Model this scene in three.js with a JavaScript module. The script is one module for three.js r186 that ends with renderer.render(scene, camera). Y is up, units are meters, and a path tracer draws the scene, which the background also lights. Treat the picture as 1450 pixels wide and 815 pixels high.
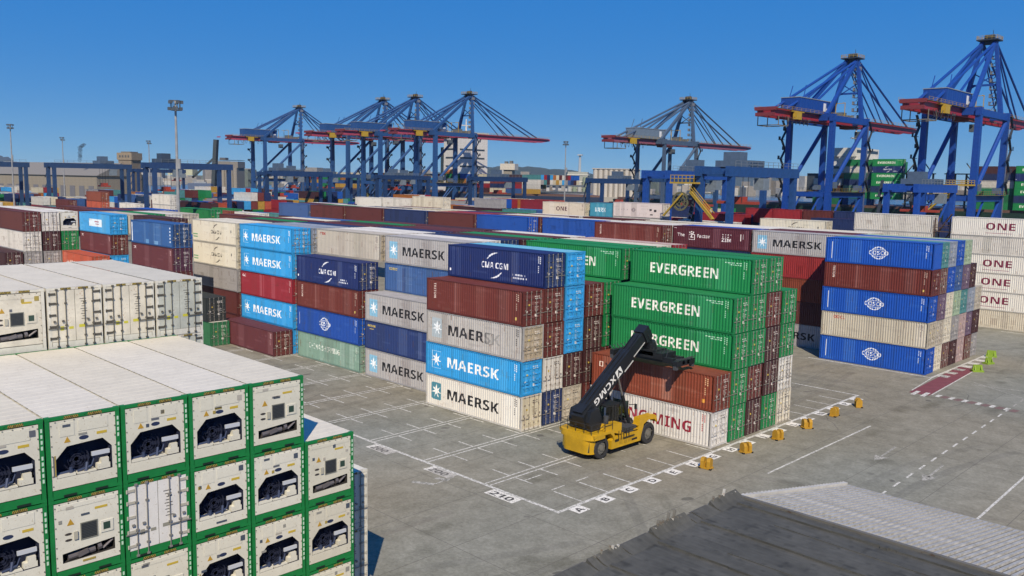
import * as THREE from 'three';
import { mergeGeometries } from 'three/addons/utils/BufferGeometryUtils.js';

// ------------------------------------------------------------------ camera, sky, sun, exposure
// yard axes: u along the containers (x), v across the rows away from the quay office (-z), y up, metres
const scene = new THREE.Scene();
const camera = new THREE.PerspectiveCamera(37.05, 1024 / 576, 0.5, 14000);
{
  const yaw = 0.7783, pitch = -0.1250, roll = 0.0190;
  const f = new THREE.Vector3(-Math.sin(yaw) * Math.cos(pitch), Math.sin(pitch), -Math.cos(yaw) * Math.cos(pitch));
  const r0 = new THREE.Vector3().crossVectors(f, new THREE.Vector3(0, 1, 0)).normalize(), u0 = new THREE.Vector3().crossVectors(r0, f);
  const c = Math.cos(roll), s = Math.sin(roll);
  const r = r0.clone().multiplyScalar(c).addScaledVector(u0, s), u = u0.clone().multiplyScalar(c).addScaledVector(r0, -s);
  camera.quaternion.setFromRotationMatrix(new THREE.Matrix4().makeBasis(r, u, f.clone().negate()));
  camera.position.set(33.923, 20.532, 38.903);
}
const SKY = { top: [0.010, 0.150, 0.53], mid: [0.055, 0.28, 0.67], low: [0.25, 0.47, 0.64], gain: 0.97 };
{
  const W = 256, H = 512, d = new Float32Array(W * H * 4), mix = (a, b, t) => a + (b - a) * t;
  for (let j = 0; j < H; j++) {
    const el = Math.max(0, ((j + 0.5) / H - 0.5) * 180);          // row 0 is straight down
    const a = 1 - Math.exp(-el / 4.2), b = 1 - Math.exp(-el / 13);
    for (let i = 0; i < W; i++) for (let c = 0; c < 3; c++) {
      const x = mix(mix(SKY.low[c], SKY.mid[c], a), SKY.top[c], b);
      d[(j * W + i) * 4 + c] = x * SKY.gain; d[(j * W + i) * 4 + 3] = 1;
    }
  }
  const t = new THREE.DataTexture(d, W, H, THREE.RGBAFormat, THREE.FloatType);
  t.mapping = THREE.EquirectangularReflectionMapping; t.magFilter = t.minFilter = THREE.LinearFilter; t.needsUpdate = true;
  scene.background = t; scene.environment = t;
}
const sun = new THREE.DirectionalLight(0xffefd8, 5.0);
sun.position.set(0.765 * 300 - 20, 300, 0.73 * 300 - 40); sun.target.position.set(-20, 0, -40);
sun.castShadow = true; sun.shadow.mapSize.set(4096, 4096);
Object.assign(sun.shadow.camera, { left: -260, right: 260, top: 260, bottom: -260, near: 10, far: 900 });
sun.name = 'sun'; scene.add(sun, sun.target);
const renderer = new THREE.WebGLRenderer({ antialias: true });
renderer.setSize(1024, 576);
renderer.toneMapping = THREE.LinearToneMapping; renderer.toneMappingExposure = 1.06;
renderer.shadowMap.enabled = true;

// ------------------------------------------------------------------ helpers
let seed = 20240607;
const rnd = () => { seed = (seed * 1664525 + 1013904223) >>> 0; return seed / 4294967296; };
const rr = (a, b) => a + (b - a) * rnd(), pick = (a) => a[Math.floor(rnd() * a.length)];
const names = {};
const numbered = (n) => { const k = (names[n] = (names[n] ?? -1) + 1); return k ? `${n}_${String(k).padStart(3, '0')}` : n; };
const P = (u, v, y = 0) => new THREE.Vector3(u, y, -v);
class MB {                                                       // collects triangles, uv in units of 4 m
  constructor() { this.p = []; this.n = []; this.t = []; this.S = 0.25; }
  tri(a, b, c, ta, tb, tc) {
    const n = new THREE.Vector3().subVectors(b, a).cross(new THREE.Vector3().subVectors(c, a)).normalize();
    const ax = Math.abs(n.x), ay = Math.abs(n.y), az = Math.abs(n.z), S = this.S;
    const uv = (q) => ay >= ax && ay >= az ? [q.x * S, q.z * S] : ax > az ? [q.z * S, q.y * S] : [q.x * S, q.y * S];
    for (const [q, t] of [[a, ta], [b, tb], [c, tc]]) { this.p.push(q.x, q.y, q.z); this.n.push(n.x, n.y, n.z); this.t.push(...(t ?? uv(q))); }
    return this;
  }
  quad(a, b, c, d, ta, tb, tc, td) { return this.tri(a, b, c, ta, tb, tc).tri(a, c, d, ta, tc, td); }
  hexa(q) {                                                       // 8 corners: bottom ring 0-3 counter-clockwise from above, top ring 4-7
    this.quad(q[3], q[2], q[1], q[0]).quad(q[4], q[5], q[6], q[7]);
    for (let i = 0; i < 4; i++) this.quad(q[i], q[(i + 1) % 4], q[4 + (i + 1) % 4], q[4 + i]);
    return this;
  }
  box(x, y, z, sx, sy, sz, m) {                                    // centre and size, optional matrix
    const q = [[-1, 1], [1, 1], [1, -1], [-1, -1]], r = [];
    for (const h of [-1, 1]) for (const [a, b] of q) r.push(new THREE.Vector3(x + a * sx / 2, y + h * sy / 2, z + b * sz / 2));
    if (m) r.forEach((w) => w.applyMatrix4(m));
    return this.hexa(r);
  }
  span(x0, x1, y0, y1, z0, z1) { return this.box((x0 + x1) / 2, (y0 + y1) / 2, (z0 + z1) / 2, Math.abs(x1 - x0), Math.abs(y1 - y0), Math.abs(z1 - z0)); }
  bar(a, b, w, h = w, up = new THREE.Vector3(0, 1, 0), w1 = w, h1 = h) {   // beam from a to b, w across, h along up, may taper
    const d = new THREE.Vector3().subVectors(b, a).normalize();
    if (Math.abs(d.dot(up)) > 0.99) up = new THREE.Vector3(1, 0, 0);
    const s = new THREE.Vector3().crossVectors(d, up).normalize(), t = new THREE.Vector3().crossVectors(s, d);
    const c = (o, i, j, ww, hh) => o.clone().addScaledVector(s, i * ww / 2).addScaledVector(t, j * hh / 2);
    return this.hexa([c(a, -1, -1, w, h), c(a, 1, -1, w, h), c(a, 1, 1, w, h), c(a, -1, 1, w, h), c(b, -1, -1, w1, h1), c(b, 1, -1, w1, h1), c(b, 1, 1, w1, h1), c(b, -1, 1, w1, h1)]);
  }
  tube(a, b, r, n = 6, r1 = r) {
    const d = new THREE.Vector3().subVectors(b, a).normalize(), up = Math.abs(d.y) > 0.9 ? new THREE.Vector3(1, 0, 0) : new THREE.Vector3(0, 1, 0);
    const s = new THREE.Vector3().crossVectors(d, up).normalize(), t = new THREE.Vector3().crossVectors(s, d);
    const c = (o, k, q) => o.clone().addScaledVector(s, q * Math.cos(k / n * 2 * Math.PI)).addScaledVector(t, q * Math.sin(k / n * 2 * Math.PI));
    for (let k = 0; k < n; k++) {
      this.quad(c(a, k + 1, r), c(a, k, r), c(b, k, r1), c(b, k + 1, r1));
      this.tri(a, c(a, k, r), c(a, k + 1, r)).tri(b, c(b, k + 1, r1), c(b, k, r1));
    }
    return this;
  }
  prism(poly, f0, f1) {                                           // poly: [[a,b]...]; f0/f1 map (a,b) to the two end faces; counter-clockwise seen from f1
    const n = poly.length, A = poly.map((q) => f0(...q)), B = poly.map((q) => f1(...q));
    for (let i = 0; i < n; i++) this.quad(A[i], A[(i + 1) % n], B[(i + 1) % n], B[i]);
    for (const t of THREE.ShapeUtils.triangulateShape(poly.map((q) => new THREE.Vector2(...q)), [])) { this.tri(B[t[0]], B[t[1]], B[t[2]]); this.tri(A[t[2]], A[t[1]], A[t[0]]); }
    return this;
  }
  geo() {
    const g = new THREE.BufferGeometry();
    g.setAttribute('position', new THREE.Float32BufferAttribute(this.p, 3));
    g.setAttribute('normal', new THREE.Float32BufferAttribute(this.n, 3));
    g.setAttribute('uv', new THREE.Float32BufferAttribute(this.t, 2));
    return g;
  }
}
const V = (x, y, z) => new THREE.Vector3(x, y, z);
function part(name, geo, m, parent) {
  const o = new THREE.Mesh(geo instanceof MB ? geo.geo() : geo, m);
  o.name = parent ? name : numbered(name); o.castShadow = o.receiveShadow = true;
  (parent ?? scene).add(o);
  return o;
}
function thing(name, label, category, pos, turn = 0, group) {
  const o = new THREE.Group(); o.name = numbered(name); o.position.copy(pos); o.rotation.y = turn;
  o.userData = { label, category }; if (group) o.userData.group = group;
  scene.add(o); return o;
}
const tag = (o, label, category, group, kind) => { if (label) o.userData.label = label; if (category) o.userData.category = category; if (group) o.userData.group = group; if (kind) o.userData.kind = kind; return o; };
const structure = (name, geo, m) => tag(part(name, geo, m), null, null, null, 'structure');

// ------------------------------------------------------------------ textures
const lattice = new Float32Array(65536); for (let i = 0; i < 65536; i++) lattice[i] = rnd();
function noise(x, y, per) {                                       // value noise, repeats every per cells
  const ix = Math.floor(x), iy = Math.floor(y), fx = x - ix, fy = y - iy, s = fx * fx * (3 - 2 * fx), t = fy * fy * (3 - 2 * fy);
  const q = (a, b) => lattice[(((a % per + per) % per) * 137 + ((b % per + per) % per) * 311 + per * 7919) & 65535];
  return (q(ix, iy) * (1 - s) + q(ix + 1, iy) * s) * (1 - t) + (q(ix, iy + 1) * (1 - s) + q(ix + 1, iy + 1) * s) * t;
}
function dataTexture(w, h, fn, srgb = true) {
  const d = new Uint8Array(w * h * 4);
  for (let j = 0; j < h; j++) for (let i = 0; i < w; i++) { const c = fn(i / w, j / h); d[(j * w + i) * 4] = c[0]; d[(j * w + i) * 4 + 1] = c[1]; d[(j * w + i) * 4 + 2] = c[2]; d[(j * w + i) * 4 + 3] = 255; }
  const t = new THREE.DataTexture(d, w, h); t.wrapS = t.wrapT = THREE.RepeatWrapping; t.magFilter = t.minFilter = THREE.LinearFilter;
  if (srgb) t.colorSpace = THREE.SRGBColorSpace; t.needsUpdate = true; return t;
}
function canvasTexture(w, h, draw) {
  const c = document.createElement('canvas'); c.width = w; c.height = h; const g = c.getContext('2d'); draw(g, w, h);
  const t = new THREE.CanvasTexture(c); t.colorSpace = THREE.SRGBColorSpace; t.wrapS = t.wrapT = THREE.RepeatWrapping; return t;
}
const cl = (x) => Math.max(0, Math.min(255, Math.round(x)));
const grime = dataTexture(512, 512, (x, y) => {                   // steel paint: faint mottling, rust flecks
  const m = noise(x * 8, y * 8, 8) * 0.5 + noise(x * 32, y * 32, 32) * 0.3 + noise(x * 128, y * 128, 128) * 0.2;
  const r = noise(x * 64 + 9, y * 64 + 5, 64) * 0.6 + noise(x * 16 + 3, y * 16, 16) * 0.4, k = r > 0.79 ? Math.min(1, (r - 0.79) * 9) : 0;
  const b = 212 + m * 43; return [cl(b * (1 - k * 0.18)), cl(b * (1 - k * 0.32)), cl(b * (1 - k * 0.4))];
});
function wear(g, w, h, amount, rust = '96,54,34', pale = '255,255,255') {   // scrapes, rust runs and dull patches on a painted side
  for (let i = 0; i < 26 * amount; i++) { g.fillStyle = `rgba(${rnd() < 0.5 ? pale : '40,36,32'},${rr(0.02, 0.075)})`; g.fillRect(rr(0, w), rr(0, h), rr(20, 170), rr(3, 30)); }
  for (let i = 0; i < 60 * amount; i++) { const x = rr(0, w), y = rr(0, h * 0.9); g.fillStyle = `rgba(${rust},${rr(0.12, 0.5)})`; g.fillRect(x, y, rr(1, 4), rr(4, 60)); if (rnd() < 0.3) g.fillRect(x - rr(1, 5), y - 3, rr(4, 12), rr(3, 7)); }
  for (let i = 0; i < 5 * amount; i++) { g.fillStyle = `rgba(${rnd() < 0.5 ? pale : '60,52,48'},${rr(0.05, 0.13)})`; g.fillRect(Math.round(rr(0, 40)) * w / 43, 0, w / 43 * Math.ceil(rr(0, 5)), h); }   // replaced or faded panels
  for (let i = 0; i < 70 * amount; i++) { g.fillStyle = `rgba(${rust},${rr(0.2, 0.6)})`; g.fillRect(rr(0, w), rnd() < 0.5 ? rr(h * 0.88, h) : rr(0, h), rr(1, 6), rr(1, 4)); }
  for (let i = 0; i < 30 * amount; i++) { g.strokeStyle = `rgba(${rnd() < 0.6 ? pale : '30,26,24'},${rr(0.08, 0.3)})`; g.lineWidth = rr(0.6, 1.6); const x = rr(0, w), y = rr(0, h); g.beginPath(); g.moveTo(x, y); g.lineTo(x + rr(-60, 60), y + rr(-10, 10)); g.stroke(); }
}
const softGrime = dataTexture(512, 512, (x, y) => {               // smooth reefer skins: pale, thin dirt
  const m = noise(x * 5, y * 5, 5) * 0.4 + noise(x * 24, y * 24, 24) * 0.35 + noise(x * 150, y * 150, 150) * 0.25, d = noise(x * 90 + 3, y * 90, 90) > 0.9 ? 26 : 0, b = 232 + m * 23 - d; return [cl(b), cl(b - d * 0.2), cl(b - d * 0.5)];
});
const grimeSides = [0.8, 1.3, 2.0].map((a) => canvasTexture(1024, 256, (g, w, h) => { g.fillStyle = '#f2f0ee'; g.fillRect(0, 0, w, h); for (let k = 0; k < 3 * a; k++) { g.fillStyle = `rgba(${rnd() < 0.5 ? '120,96,84' : '255,255,255'},${rr(0.06, 0.2)})`; g.fillRect(rr(0, w), rr(0, h * 0.6), rr(30, 110), rr(40, 120)); } wear(g, w, h, a, '110,76,56'); }));
let sideNo = 0;
const matCache = new Map();
function cached(key, make) { if (!matCache.has(key)) matCache.set(key, make()); return matCache.get(key); }
const paint = (hex, rough = 0.55) => cached(`p${hex}${rough}`, () => new THREE.MeshStandardMaterial({ color: hex, map: grime, roughness: rough }));
const skin = (hex, rough = 0.5) => cached(`k${hex}${rough}`, () => new THREE.MeshStandardMaterial({ color: hex, map: softGrime, roughness: rough }));
const side = (hex) => cached(`s${hex}`, () => new THREE.MeshStandardMaterial({ color: hex, map: grimeSides[sideNo++ % 3], roughness: 0.55 }));
const plain = (hex, rough = 0.6, metal = 0) => cached(`f${hex}${rough}${metal}`, () => new THREE.MeshStandardMaterial({ color: hex, roughness: rough, metalness: metal }));
function printed(key, hex, draw, amount = 1) {
  return cached('print' + key, () => new THREE.MeshStandardMaterial({ roughness: 0.55, map: canvasTexture(1024, 256, (g, w, h) => {
    g.fillStyle = hex; g.fillRect(0, 0, w, h); g.save(); draw(g, w, h); g.restore(); wear(g, w, h, amount);
  }) }));
}
function text(g, s, x, y, size, colour, sx = 1, font = 'bold', skew = 0, rot = 0) {
  g.save(); g.translate(x, y); g.rotate(rot); g.transform(sx, 0, skew, 1, 0, 0); g.fillStyle = colour; g.font = `${font} ${size}px sans-serif`; g.textBaseline = 'middle'; g.fillText(s, 0, 0); g.restore();
}
function star(g, x, y, r, colour, n = 7) {
  g.fillStyle = colour; g.beginPath();
  for (let i = 0; i < n * 2; i++) { const q = i % 2 ? r * 0.36 : r, a = i * Math.PI / n - Math.PI / 2; g.lineTo(x + q * Math.cos(a), y + q * Math.sin(a)); }
  g.fill();
}
function idCode(g, w, colour) {                                    // owner code block by the door end: too small to read
  g.fillStyle = colour;
  for (let k = 0; k < 9; k++) if (k !== 4) g.fillRect(w - 74, 26 + k * 14, 7, 9);
  for (let k = 0; k < 4; k++) g.fillRect(w - 56, 30 + k * 14, 6, 8);
}
function roundRect(g, x, y, w, h, r) { g.beginPath(); g.moveTo(x + r, y); g.arcTo(x + w, y, x + w, y + h, r); g.arcTo(x + w, y + h, x, y + h, r); g.arcTo(x, y + h, x, y, r); g.arcTo(x, y, x + w, y, r); g.fill(); }
function maersk(g, letters, box, starColour, outline, fade) {
  if (box) { g.fillStyle = box; roundRect(g, 66, 60, 108, 140, 16); }
  if (outline) { g.strokeStyle = outline; g.lineWidth = 3; g.strokeRect(72, 62, 100, 136); }
  star(g, 120, 130, 58, starColour);
  const put = (s, x, c) => text(g, s, x, 134, 112, c, 1.28);
  if (!fade) put('MAERSK', 236, letters);
  else { put('MAER', 236, letters); g.save(); g.globalAlpha = 0.22; put('SK', 628, letters); g.restore(); g.strokeStyle = 'rgba(40,40,44,.6)'; g.lineWidth = 4; g.strokeRect(648, 96, 74, 80); }
}
function arcs(g, x, y, r, colour) {                                // two crescent swooshes
  g.fillStyle = colour;
  for (const s of [1, -1]) { g.save(); g.translate(x, y); g.scale(s, s); g.beginPath(); g.moveTo(-r * 0.95, -r * 0.5); g.quadraticCurveTo(-r * 0.6, -r * 1.25, r * 0.45, -r * 1.2); g.quadraticCurveTo(-r * 0.35, -r * 1.0, -r * 0.95, -r * 0.5); g.fill(); g.restore(); }
}
function globe(g, x, y, r, c, word) {
  g.strokeStyle = c; g.lineWidth = 7; g.beginPath(); g.ellipse(x, y, r * 1.15, r, 0, 0, 7); g.stroke();
  g.lineWidth = 5; for (const k of [0.4, 0.8]) { g.beginPath(); g.ellipse(x, y, r * k * 1.1, r, 0, 0, 7); g.stroke(); }
  for (const k of [-0.55, 0.55]) { g.beginPath(); g.moveTo(x - r, y + k * r); g.lineTo(x + r, y + k * r); g.stroke(); }
  text(g, word, x - r * 1.62, y, r * 0.92, c, 1.05);
}
function smallMarks(g, x, y, n, hgt, colour) { g.fillStyle = colour; let q = x; for (let i = 0; i < n; i++) { const w = rr(5, 13); if (rnd() < 0.85) g.fillRect(q, y + rr(-1, 1), w, hgt); q += w + rr(2, 5); } }
const DESIGN = {
  lightblue_star: ['#319cdb', (g, w) => { maersk(g, '#eef4f6', null, '#eef4f6', 'rgba(235,245,250,.75)'); idCode(g, w, '#e8f0f4'); }],
  white_star: ['#d9d6cc', (g, w) => { maersk(g, '#15161a', '#4a8595', '#f0f0ea'); idCode(g, w, '#444'); }, 0.8],
  grey_star: ['#a9a8a8', (g, w) => { g.fillStyle = 'rgba(120,190,225,.75)'; g.fillRect(64, 52, 112, 156); maersk(g, '#16171c', null, '#e9f1f4'); idCode(g, w, '#333'); }],
  grey_star_worn: ['#b0aeaa', (g, w) => { g.fillStyle = 'rgba(160,195,215,.45)'; g.fillRect(64, 52, 112, 156); maersk(g, '#1b1b1f', null, '#e9f1f4', null, true); idCode(g, w, '#333'); }, 2],
  navy_arcs: ['#182a63', (g, w) => { text(g, 'CMA CGM', 372, 130, 66, '#e9edf3', 0.92); arcs(g, 512, 130, 84, '#e9edf3'); smallMarks(g, 700, 176, 13, 13, '#d8dee8'); smallMarks(g, 706, 200, 12, 13, '#d8dee8'); idCode(g, w, '#dfe5ee'); g.fillStyle = '#e8ecf2'; g.fillRect(22, 190, 14, 20); }],
  blue_globe: ['#1550b0', (g, w) => { globe(g, 520, 128, 60, '#e6ecf4', 'COSCO'); g.fillStyle = '#d9e3ee'; g.fillRect(60, 40, 9, 176); idCode(g, w, '#cfdbe9'); }],
  royal_globe: ['#1a4aa0', (g, w) => { globe(g, 470, 128, 60, '#dfe7f2', 'COSCO'); g.fillStyle = '#c3d2e8'; g.fillRect(40, 60, 6, 120); idCode(g, w, '#b9c9e2'); }],
  evergreen: ['#168045', (g, w) => { text(g, 'EVERGREEN', 172, 128, 108, '#eef0e4', 0.98, 'bold'); smallMarks(g, 806, 34, 11, 7, '#b9dcc6'); smallMarks(g, 840, 48, 7, 7, '#b9dcc6'); idCode(g, w, '#9fcdb2'); }],
  yangming: ['#cfcdc8', (g, w) => { text(g, 'YANG MING', 196, 138, 112, '#8c1f34', 1.05); idCode(g, w, '#a33'); }, 1.2],
  factor: ['#54222d', (g, w) => { text(g, 'The', 64, 108, 58, '#eae6e4'); g.strokeStyle = '#eae6e4'; g.lineWidth = 6; g.strokeRect(222, 98, 78, 62); text(g, 'Z', 240, 110, 76, '#eae6e4', 1.1); g.fillStyle = '#eae6e4'; for (const [a, b] of [[226, 66], [250, 58], [276, 64]]) g.fillRect(a, b, 18, 14); text(g, 'Factor', 330, 112, 58, '#eae6e4'); text(g, 'ZIM', 660, 142, 58, '#eae6e4', 1.2); for (let k = 0; k < 7; k++) star(g, 676 + (k % 4) * 34, 76 + Math.floor(k / 4) * 28, 12, '#eae6e4', 5); smallMarks(g, 18, 22, 4, 8, '#e0d8d8'); g.fillStyle = '#e2dada'; g.fillRect(900, 60, 7, 80); g.fillRect(930, 60, 5, 60); }],
  beige_red: ['#b7b1a4', (g, w) => { text(g, 'msc', 56, 42, 46, '#9c3326', 1.15); idCode(g, w, '#655'); }],
  beige_red_small: ['#bdb7a6', (g, w) => { text(g, 'OOCL', 118, 48, 44, '#b04030', 1.0); idCode(g, w, '#766'); }],
  china: ['#7c9b8c', (g, w, h) => { g.globalAlpha = 0.9; text(g, 'CHINA SHIPPING', 190, 116, 74, '#dfe5dd', 0.86); g.globalAlpha = 1; for (let i = 0; i < 90; i++) { g.fillStyle = 'rgba(124,155,140,.85)'; g.fillRect(rr(200, 720), rr(72, 150), rr(2, 10), rr(4, 20)); } idCode(g, w, '#b9c9bf'); }, 1.6],
  navy_yellow: ['#24396f', (g, w) => { text(g, 'cosco', 42, 40, 40, '#c9b45a', 1.1); g.fillStyle = '#b9a662'; g.fillRect(70, 68, 60, 7); }],
  steel_blue: ['#3a5d93', (g) => { text(g, 'cosco', 60, 44, 40, '#c9b45a', 1.1); g.fillStyle = '#2c4a80'; g.fillRect(240, 30, 40, 220); }, 1.4],
  one: ['#dad7cd', (g, w) => { text(g, 'ONE', 392, 118, 132, '#75263f', 1.25); g.fillStyle = '#9a6a78'; g.fillRect(400, 206, 300, 7); idCode(g, w, '#855'); }, 0.7],
  one_pink: ['#cfc4b2', (g, w) => { text(g, 'ONE', 330, 124, 110, '#4c2430', 1.2); idCode(g, w, '#644'); }, 0.8],
  cream_arcs: ['#d6d1bf', (g, w) => { text(g, 'CMA CGM', 448, 128, 58, '#3a3a34', 0.9); arcs(g, 572, 128, 76, '#3a3a34'); g.fillStyle = '#6f9d76'; g.fillRect(20, 166, 110, 14); g.fillRect(24, 196, 100, 14); g.fillStyle = '#555'; g.fillRect(900, 90, 16, 30); }, 0.8],
  white_ring: ['#d3c8c4', (g) => { g.strokeStyle = '#7b6e74'; g.lineWidth = 8; for (const r of [18, 34]) { g.beginPath(); g.arc(430, 128, r, 0, 7); g.stroke(); } for (let k = 0; k < 5; k++) { g.fillStyle = '#8a7f80'; g.fillRect(60 + k * 60, 120, 8, 16); } g.fillStyle = '#3c3638'; g.fillRect(760, 100, 46, 34); g.fillRect(850, 110, 50, 40); g.fillRect(770, 190, 60, 20); }, 0.7],
  teal_word: ['#3f8fa8', (g) => { text(g, 'MAERSK', 230, 128, 110, '#dff0f4', 1.1); }, 0.7],
  red_mark: ['#8e2733', (g, w) => { text(g, 'CAI', 40, 46, 40, '#e6dcdc', 1.0); idCode(g, w, '#caa'); }, 0.9],
  brown_mark: ['#5d2b30', (g, w) => { text(g, 'CAI', 52, 46, 40, '#ddd2d0', 1.0); idCode(g, w, '#b99'); }],
  brown_code: ['#6a2f28', (g, w) => { text(g, 'TRITON', 96, 30, 36, '#dccfc4', 0.95, 'bold', 0, Math.PI / 2); idCode(g, w, '#cdb8a8'); g.fillStyle = '#d8c06a'; g.fillRect(w - 78, 196, 14, 22); }, 1.3],
  rust_code: ['#83402c', (g, w) => { idCode(g, w, '#d9b48a'); g.fillStyle = '#e0a040'; g.fillRect(w - 92, 176, 20, 26); g.strokeStyle = '#e8dcd0'; g.lineWidth = 5; g.strokeRect(70, 60, 26, 34); }, 1.8],
  orange_word: ['#b3533a', (g) => { text(g, 'HAPAG', 150, 140, 86, '#d9c3b6', 1.3, 'bold', -0.25); }, 1.2],
  lightblue_panel: ['#3d9bd6', (g) => { g.fillStyle = '#d6e6ee'; g.fillRect(330, 78, 420, 96); g.fillStyle = '#a35a6e'; g.fillRect(520, 104, 130, 14); g.fillRect(540, 136, 110, 10); }],
  blue_plate: ['#2d5a94', (g, w) => { g.fillStyle = '#dbe4ec'; g.fillRect(22, 26, 22, 210); g.fillStyle = '#5f8fbd'; g.fillRect(380, 196, 80, 50); g.fillRect(600, 204, 80, 46); for (let k = 0; k < 5; k++) { g.fillStyle = '#d3dde8'; g.fillRect(w - 60, 40 + k * 36, 22, 18); } }],
};
const designMat = (k) => { const [hex, draw, amount] = DESIGN[k]; return printed(k, hex, draw, amount ?? 1); };
const doorMat = (hex) => cached('door' + hex, () => new THREE.MeshStandardMaterial({ roughness: 0.55, map: canvasTexture(256, 256, (g, w, h) => {
  g.fillStyle = hex; g.fillRect(0, 0, w, h);
  const c = new THREE.Color(hex), dark = c.r + c.g + c.b > 1.1, ink = dark ? 'rgba(50,44,44,.75)' : 'rgba(228,222,214,.85)';
  for (let k = 0; k < 2; k++) { g.fillStyle = ink; g.fillRect(146, 34 + k * 16, 40, 9); g.fillRect(196, 34 + k * 16, 16, 9); }
  for (let k = 0; k < 7; k++) { g.fillStyle = ink; g.fillRect(148, 86 + k * 11, rr(24, 60), 4); }
  g.fillStyle = '#c8b048'; g.fillRect(60, 96, 20, 16); g.fillStyle = '#d9d5cd'; g.fillRect(150, 180, 30, 22); g.fillRect(30, 150, 22, 14);
  wear(g, w, h, 0.8);
}) }));
// ------------------------------------------------------------------ shipping containers (origin: middle of the base, doors towards +x, printed side +z)
const W = 2.438;
function corrugated(L, y0, y1, z, depth, sgn, pitch, lenUV, hUV) {   // vertical ribs along x, facing sgn*z
  const b = new MB(), n = Math.max(1, Math.round(L / pitch)), p = L / n, x0 = -L / 2;
  const zz = (o) => z - sgn * o * depth, prof = [[0, 0], [0.32, 0], [0.5, 1], [0.82, 1], [1, 0]];
  for (let i = 0; i < n; i++) for (let k = 0; k < 4; k++) {
    const xa = x0 + (i + prof[k][0]) * p, xb = x0 + (i + prof[k + 1][0]) * p, a = prof[k][1], c = prof[k + 1][1];
    const q = [V(xa, y0, zz(a)), V(xb, y0, zz(c)), V(xb, y1, zz(c)), V(xa, y1, zz(a))];
    const t = q.map((w) => [w.x / lenUV + 0.5, w.y / hUV]);
    if (sgn > 0) b.quad(q[0], q[1], q[2], q[3], t[0], t[1], t[2], t[3]); else b.quad(q[1], q[0], q[3], q[2], t[1], t[0], t[3], t[2]);
  }
  return b;
}
function castings(b, L, H) {
  for (const x of [-1, 1]) for (const y of [0, 1]) for (const z of [-1, 1]) b.box(x * (L / 2 - 0.089), y ? H - 0.059 : 0.059, z * (W / 2 - 0.081), 0.18, 0.122, 0.166);
}
function dryFrame(L, H) {
  const b = new MB();
  castings(b, L, H);
  for (const x of [-1, 1]) for (const z of [-1, 1]) b.span(x * (L / 2 - 0.005), x * (L / 2 - 0.115), 0.12, H - 0.12, z * (W / 2 - 0.005), z * (W / 2 - 0.13));
  for (const z of [-1, 1]) { b.span(-L / 2 + 0.175, L / 2 - 0.175, 0.02, 0.17, z * (W / 2 - 0.005), z * (W / 2 - 0.05)); b.span(-L / 2 + 0.175, L / 2 - 0.175, H - 0.075, H - 0.012, z * (W / 2 - 0.005), z * (W / 2 - 0.065)); }
  for (const x of [-1, 1]) { b.span(x * (L / 2 - 0.005), x * (L / 2 - 0.1), 0.015, 0.16, -W / 2 + 0.16, W / 2 - 0.16); b.span(x * (L / 2 - 0.005), x * (L / 2 - 0.1), H - 0.13, H - 0.015, -W / 2 + 0.16, W / 2 - 0.16); }
  b.span(-L / 2 + 0.1, L / 2 - 0.1, 0.08, 0.12, -W / 2 + 0.06, W / 2 - 0.06);
  return b.geo();
}
function dryRoof(L, H) {
  const b = new MB(), n = Math.round((L - 0.2) / 0.28), p = (L - 0.2) / n, z = W / 2 - 0.062, prof = [[0, 0], [0.3, 0], [0.5, 1], [0.8, 1], [1, 0]];
  for (let i = 0; i < n; i++) for (let k = 0; k < 4; k++) {
    const xa = -L / 2 + 0.1 + (i + prof[k][0]) * p, xb = -L / 2 + 0.1 + (i + prof[k + 1][0]) * p, ya = H - 0.018 - 0.02 * prof[k][1], yb = H - 0.018 - 0.02 * prof[k + 1][1];
    b.quad(V(xa, ya, z), V(xb, yb, z), V(xb, yb, -z), V(xa, ya, -z));
  }
  return b.geo();
}
function endWall(L, H) {                                          // vertical corrugations at an end, facing +x
  const g = corrugated(W - 0.26, 0.16, H - 0.13, 0, 0.04, 1, 0.26, W, H).geo();
  g.rotateY(Math.PI / 2); g.translate(L / 2 - 0.03, 0, 0); return g;
}
function doorLeaf(H, s, ribs = true) {                             // s=1: leaf on +z side; panel with a raised rim and cross ribs, origin at the end plane
  const b = new MB(), z0 = s > 0 ? 0.012 : -1.095, z1 = s > 0 ? 1.095 : -0.012, y0 = 0.165, y1 = H - 0.135;
  const uvq = (q) => [0.5 - q.z / 2.3, (q.y - y0) / (y1 - y0)];
  const add = (x0, x1, ya, yb, za, zb) => { const k = new MB().span(x0, x1, ya, yb, za, zb); for (let i = 0; i < k.p.length / 3; i++) { const t = uvq({ y: k.p[i * 3 + 1], z: k.p[i * 3 + 2] }); k.t[i * 2] = t[0]; k.t[i * 2 + 1] = t[1]; } b.p.push(...k.p); b.n.push(...k.n); b.t.push(...k.t); };
  add(-0.085, -0.055, y0, y1, z0, z1);
  if (!ribs) return b.geo();
  for (const [ya, yb] of [[y0, y0 + 0.07], [y1 - 0.07, y1]]) add(-0.055, -0.008, ya, yb, z0, z1);
  for (const [za, zb] of [[z0, z0 + 0.06], [z1 - 0.06, z1]]) add(-0.055, -0.009, y0 + 0.07, y1 - 0.07, za, zb);
  for (let k = 1; k < 5; k++) { const y = y0 + (y1 - y0) * k / 5; add(-0.055, -0.01, y - 0.06, y + 0.06, z0 + 0.06, z1 - 0.06); }
  return b.geo();
}
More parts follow.
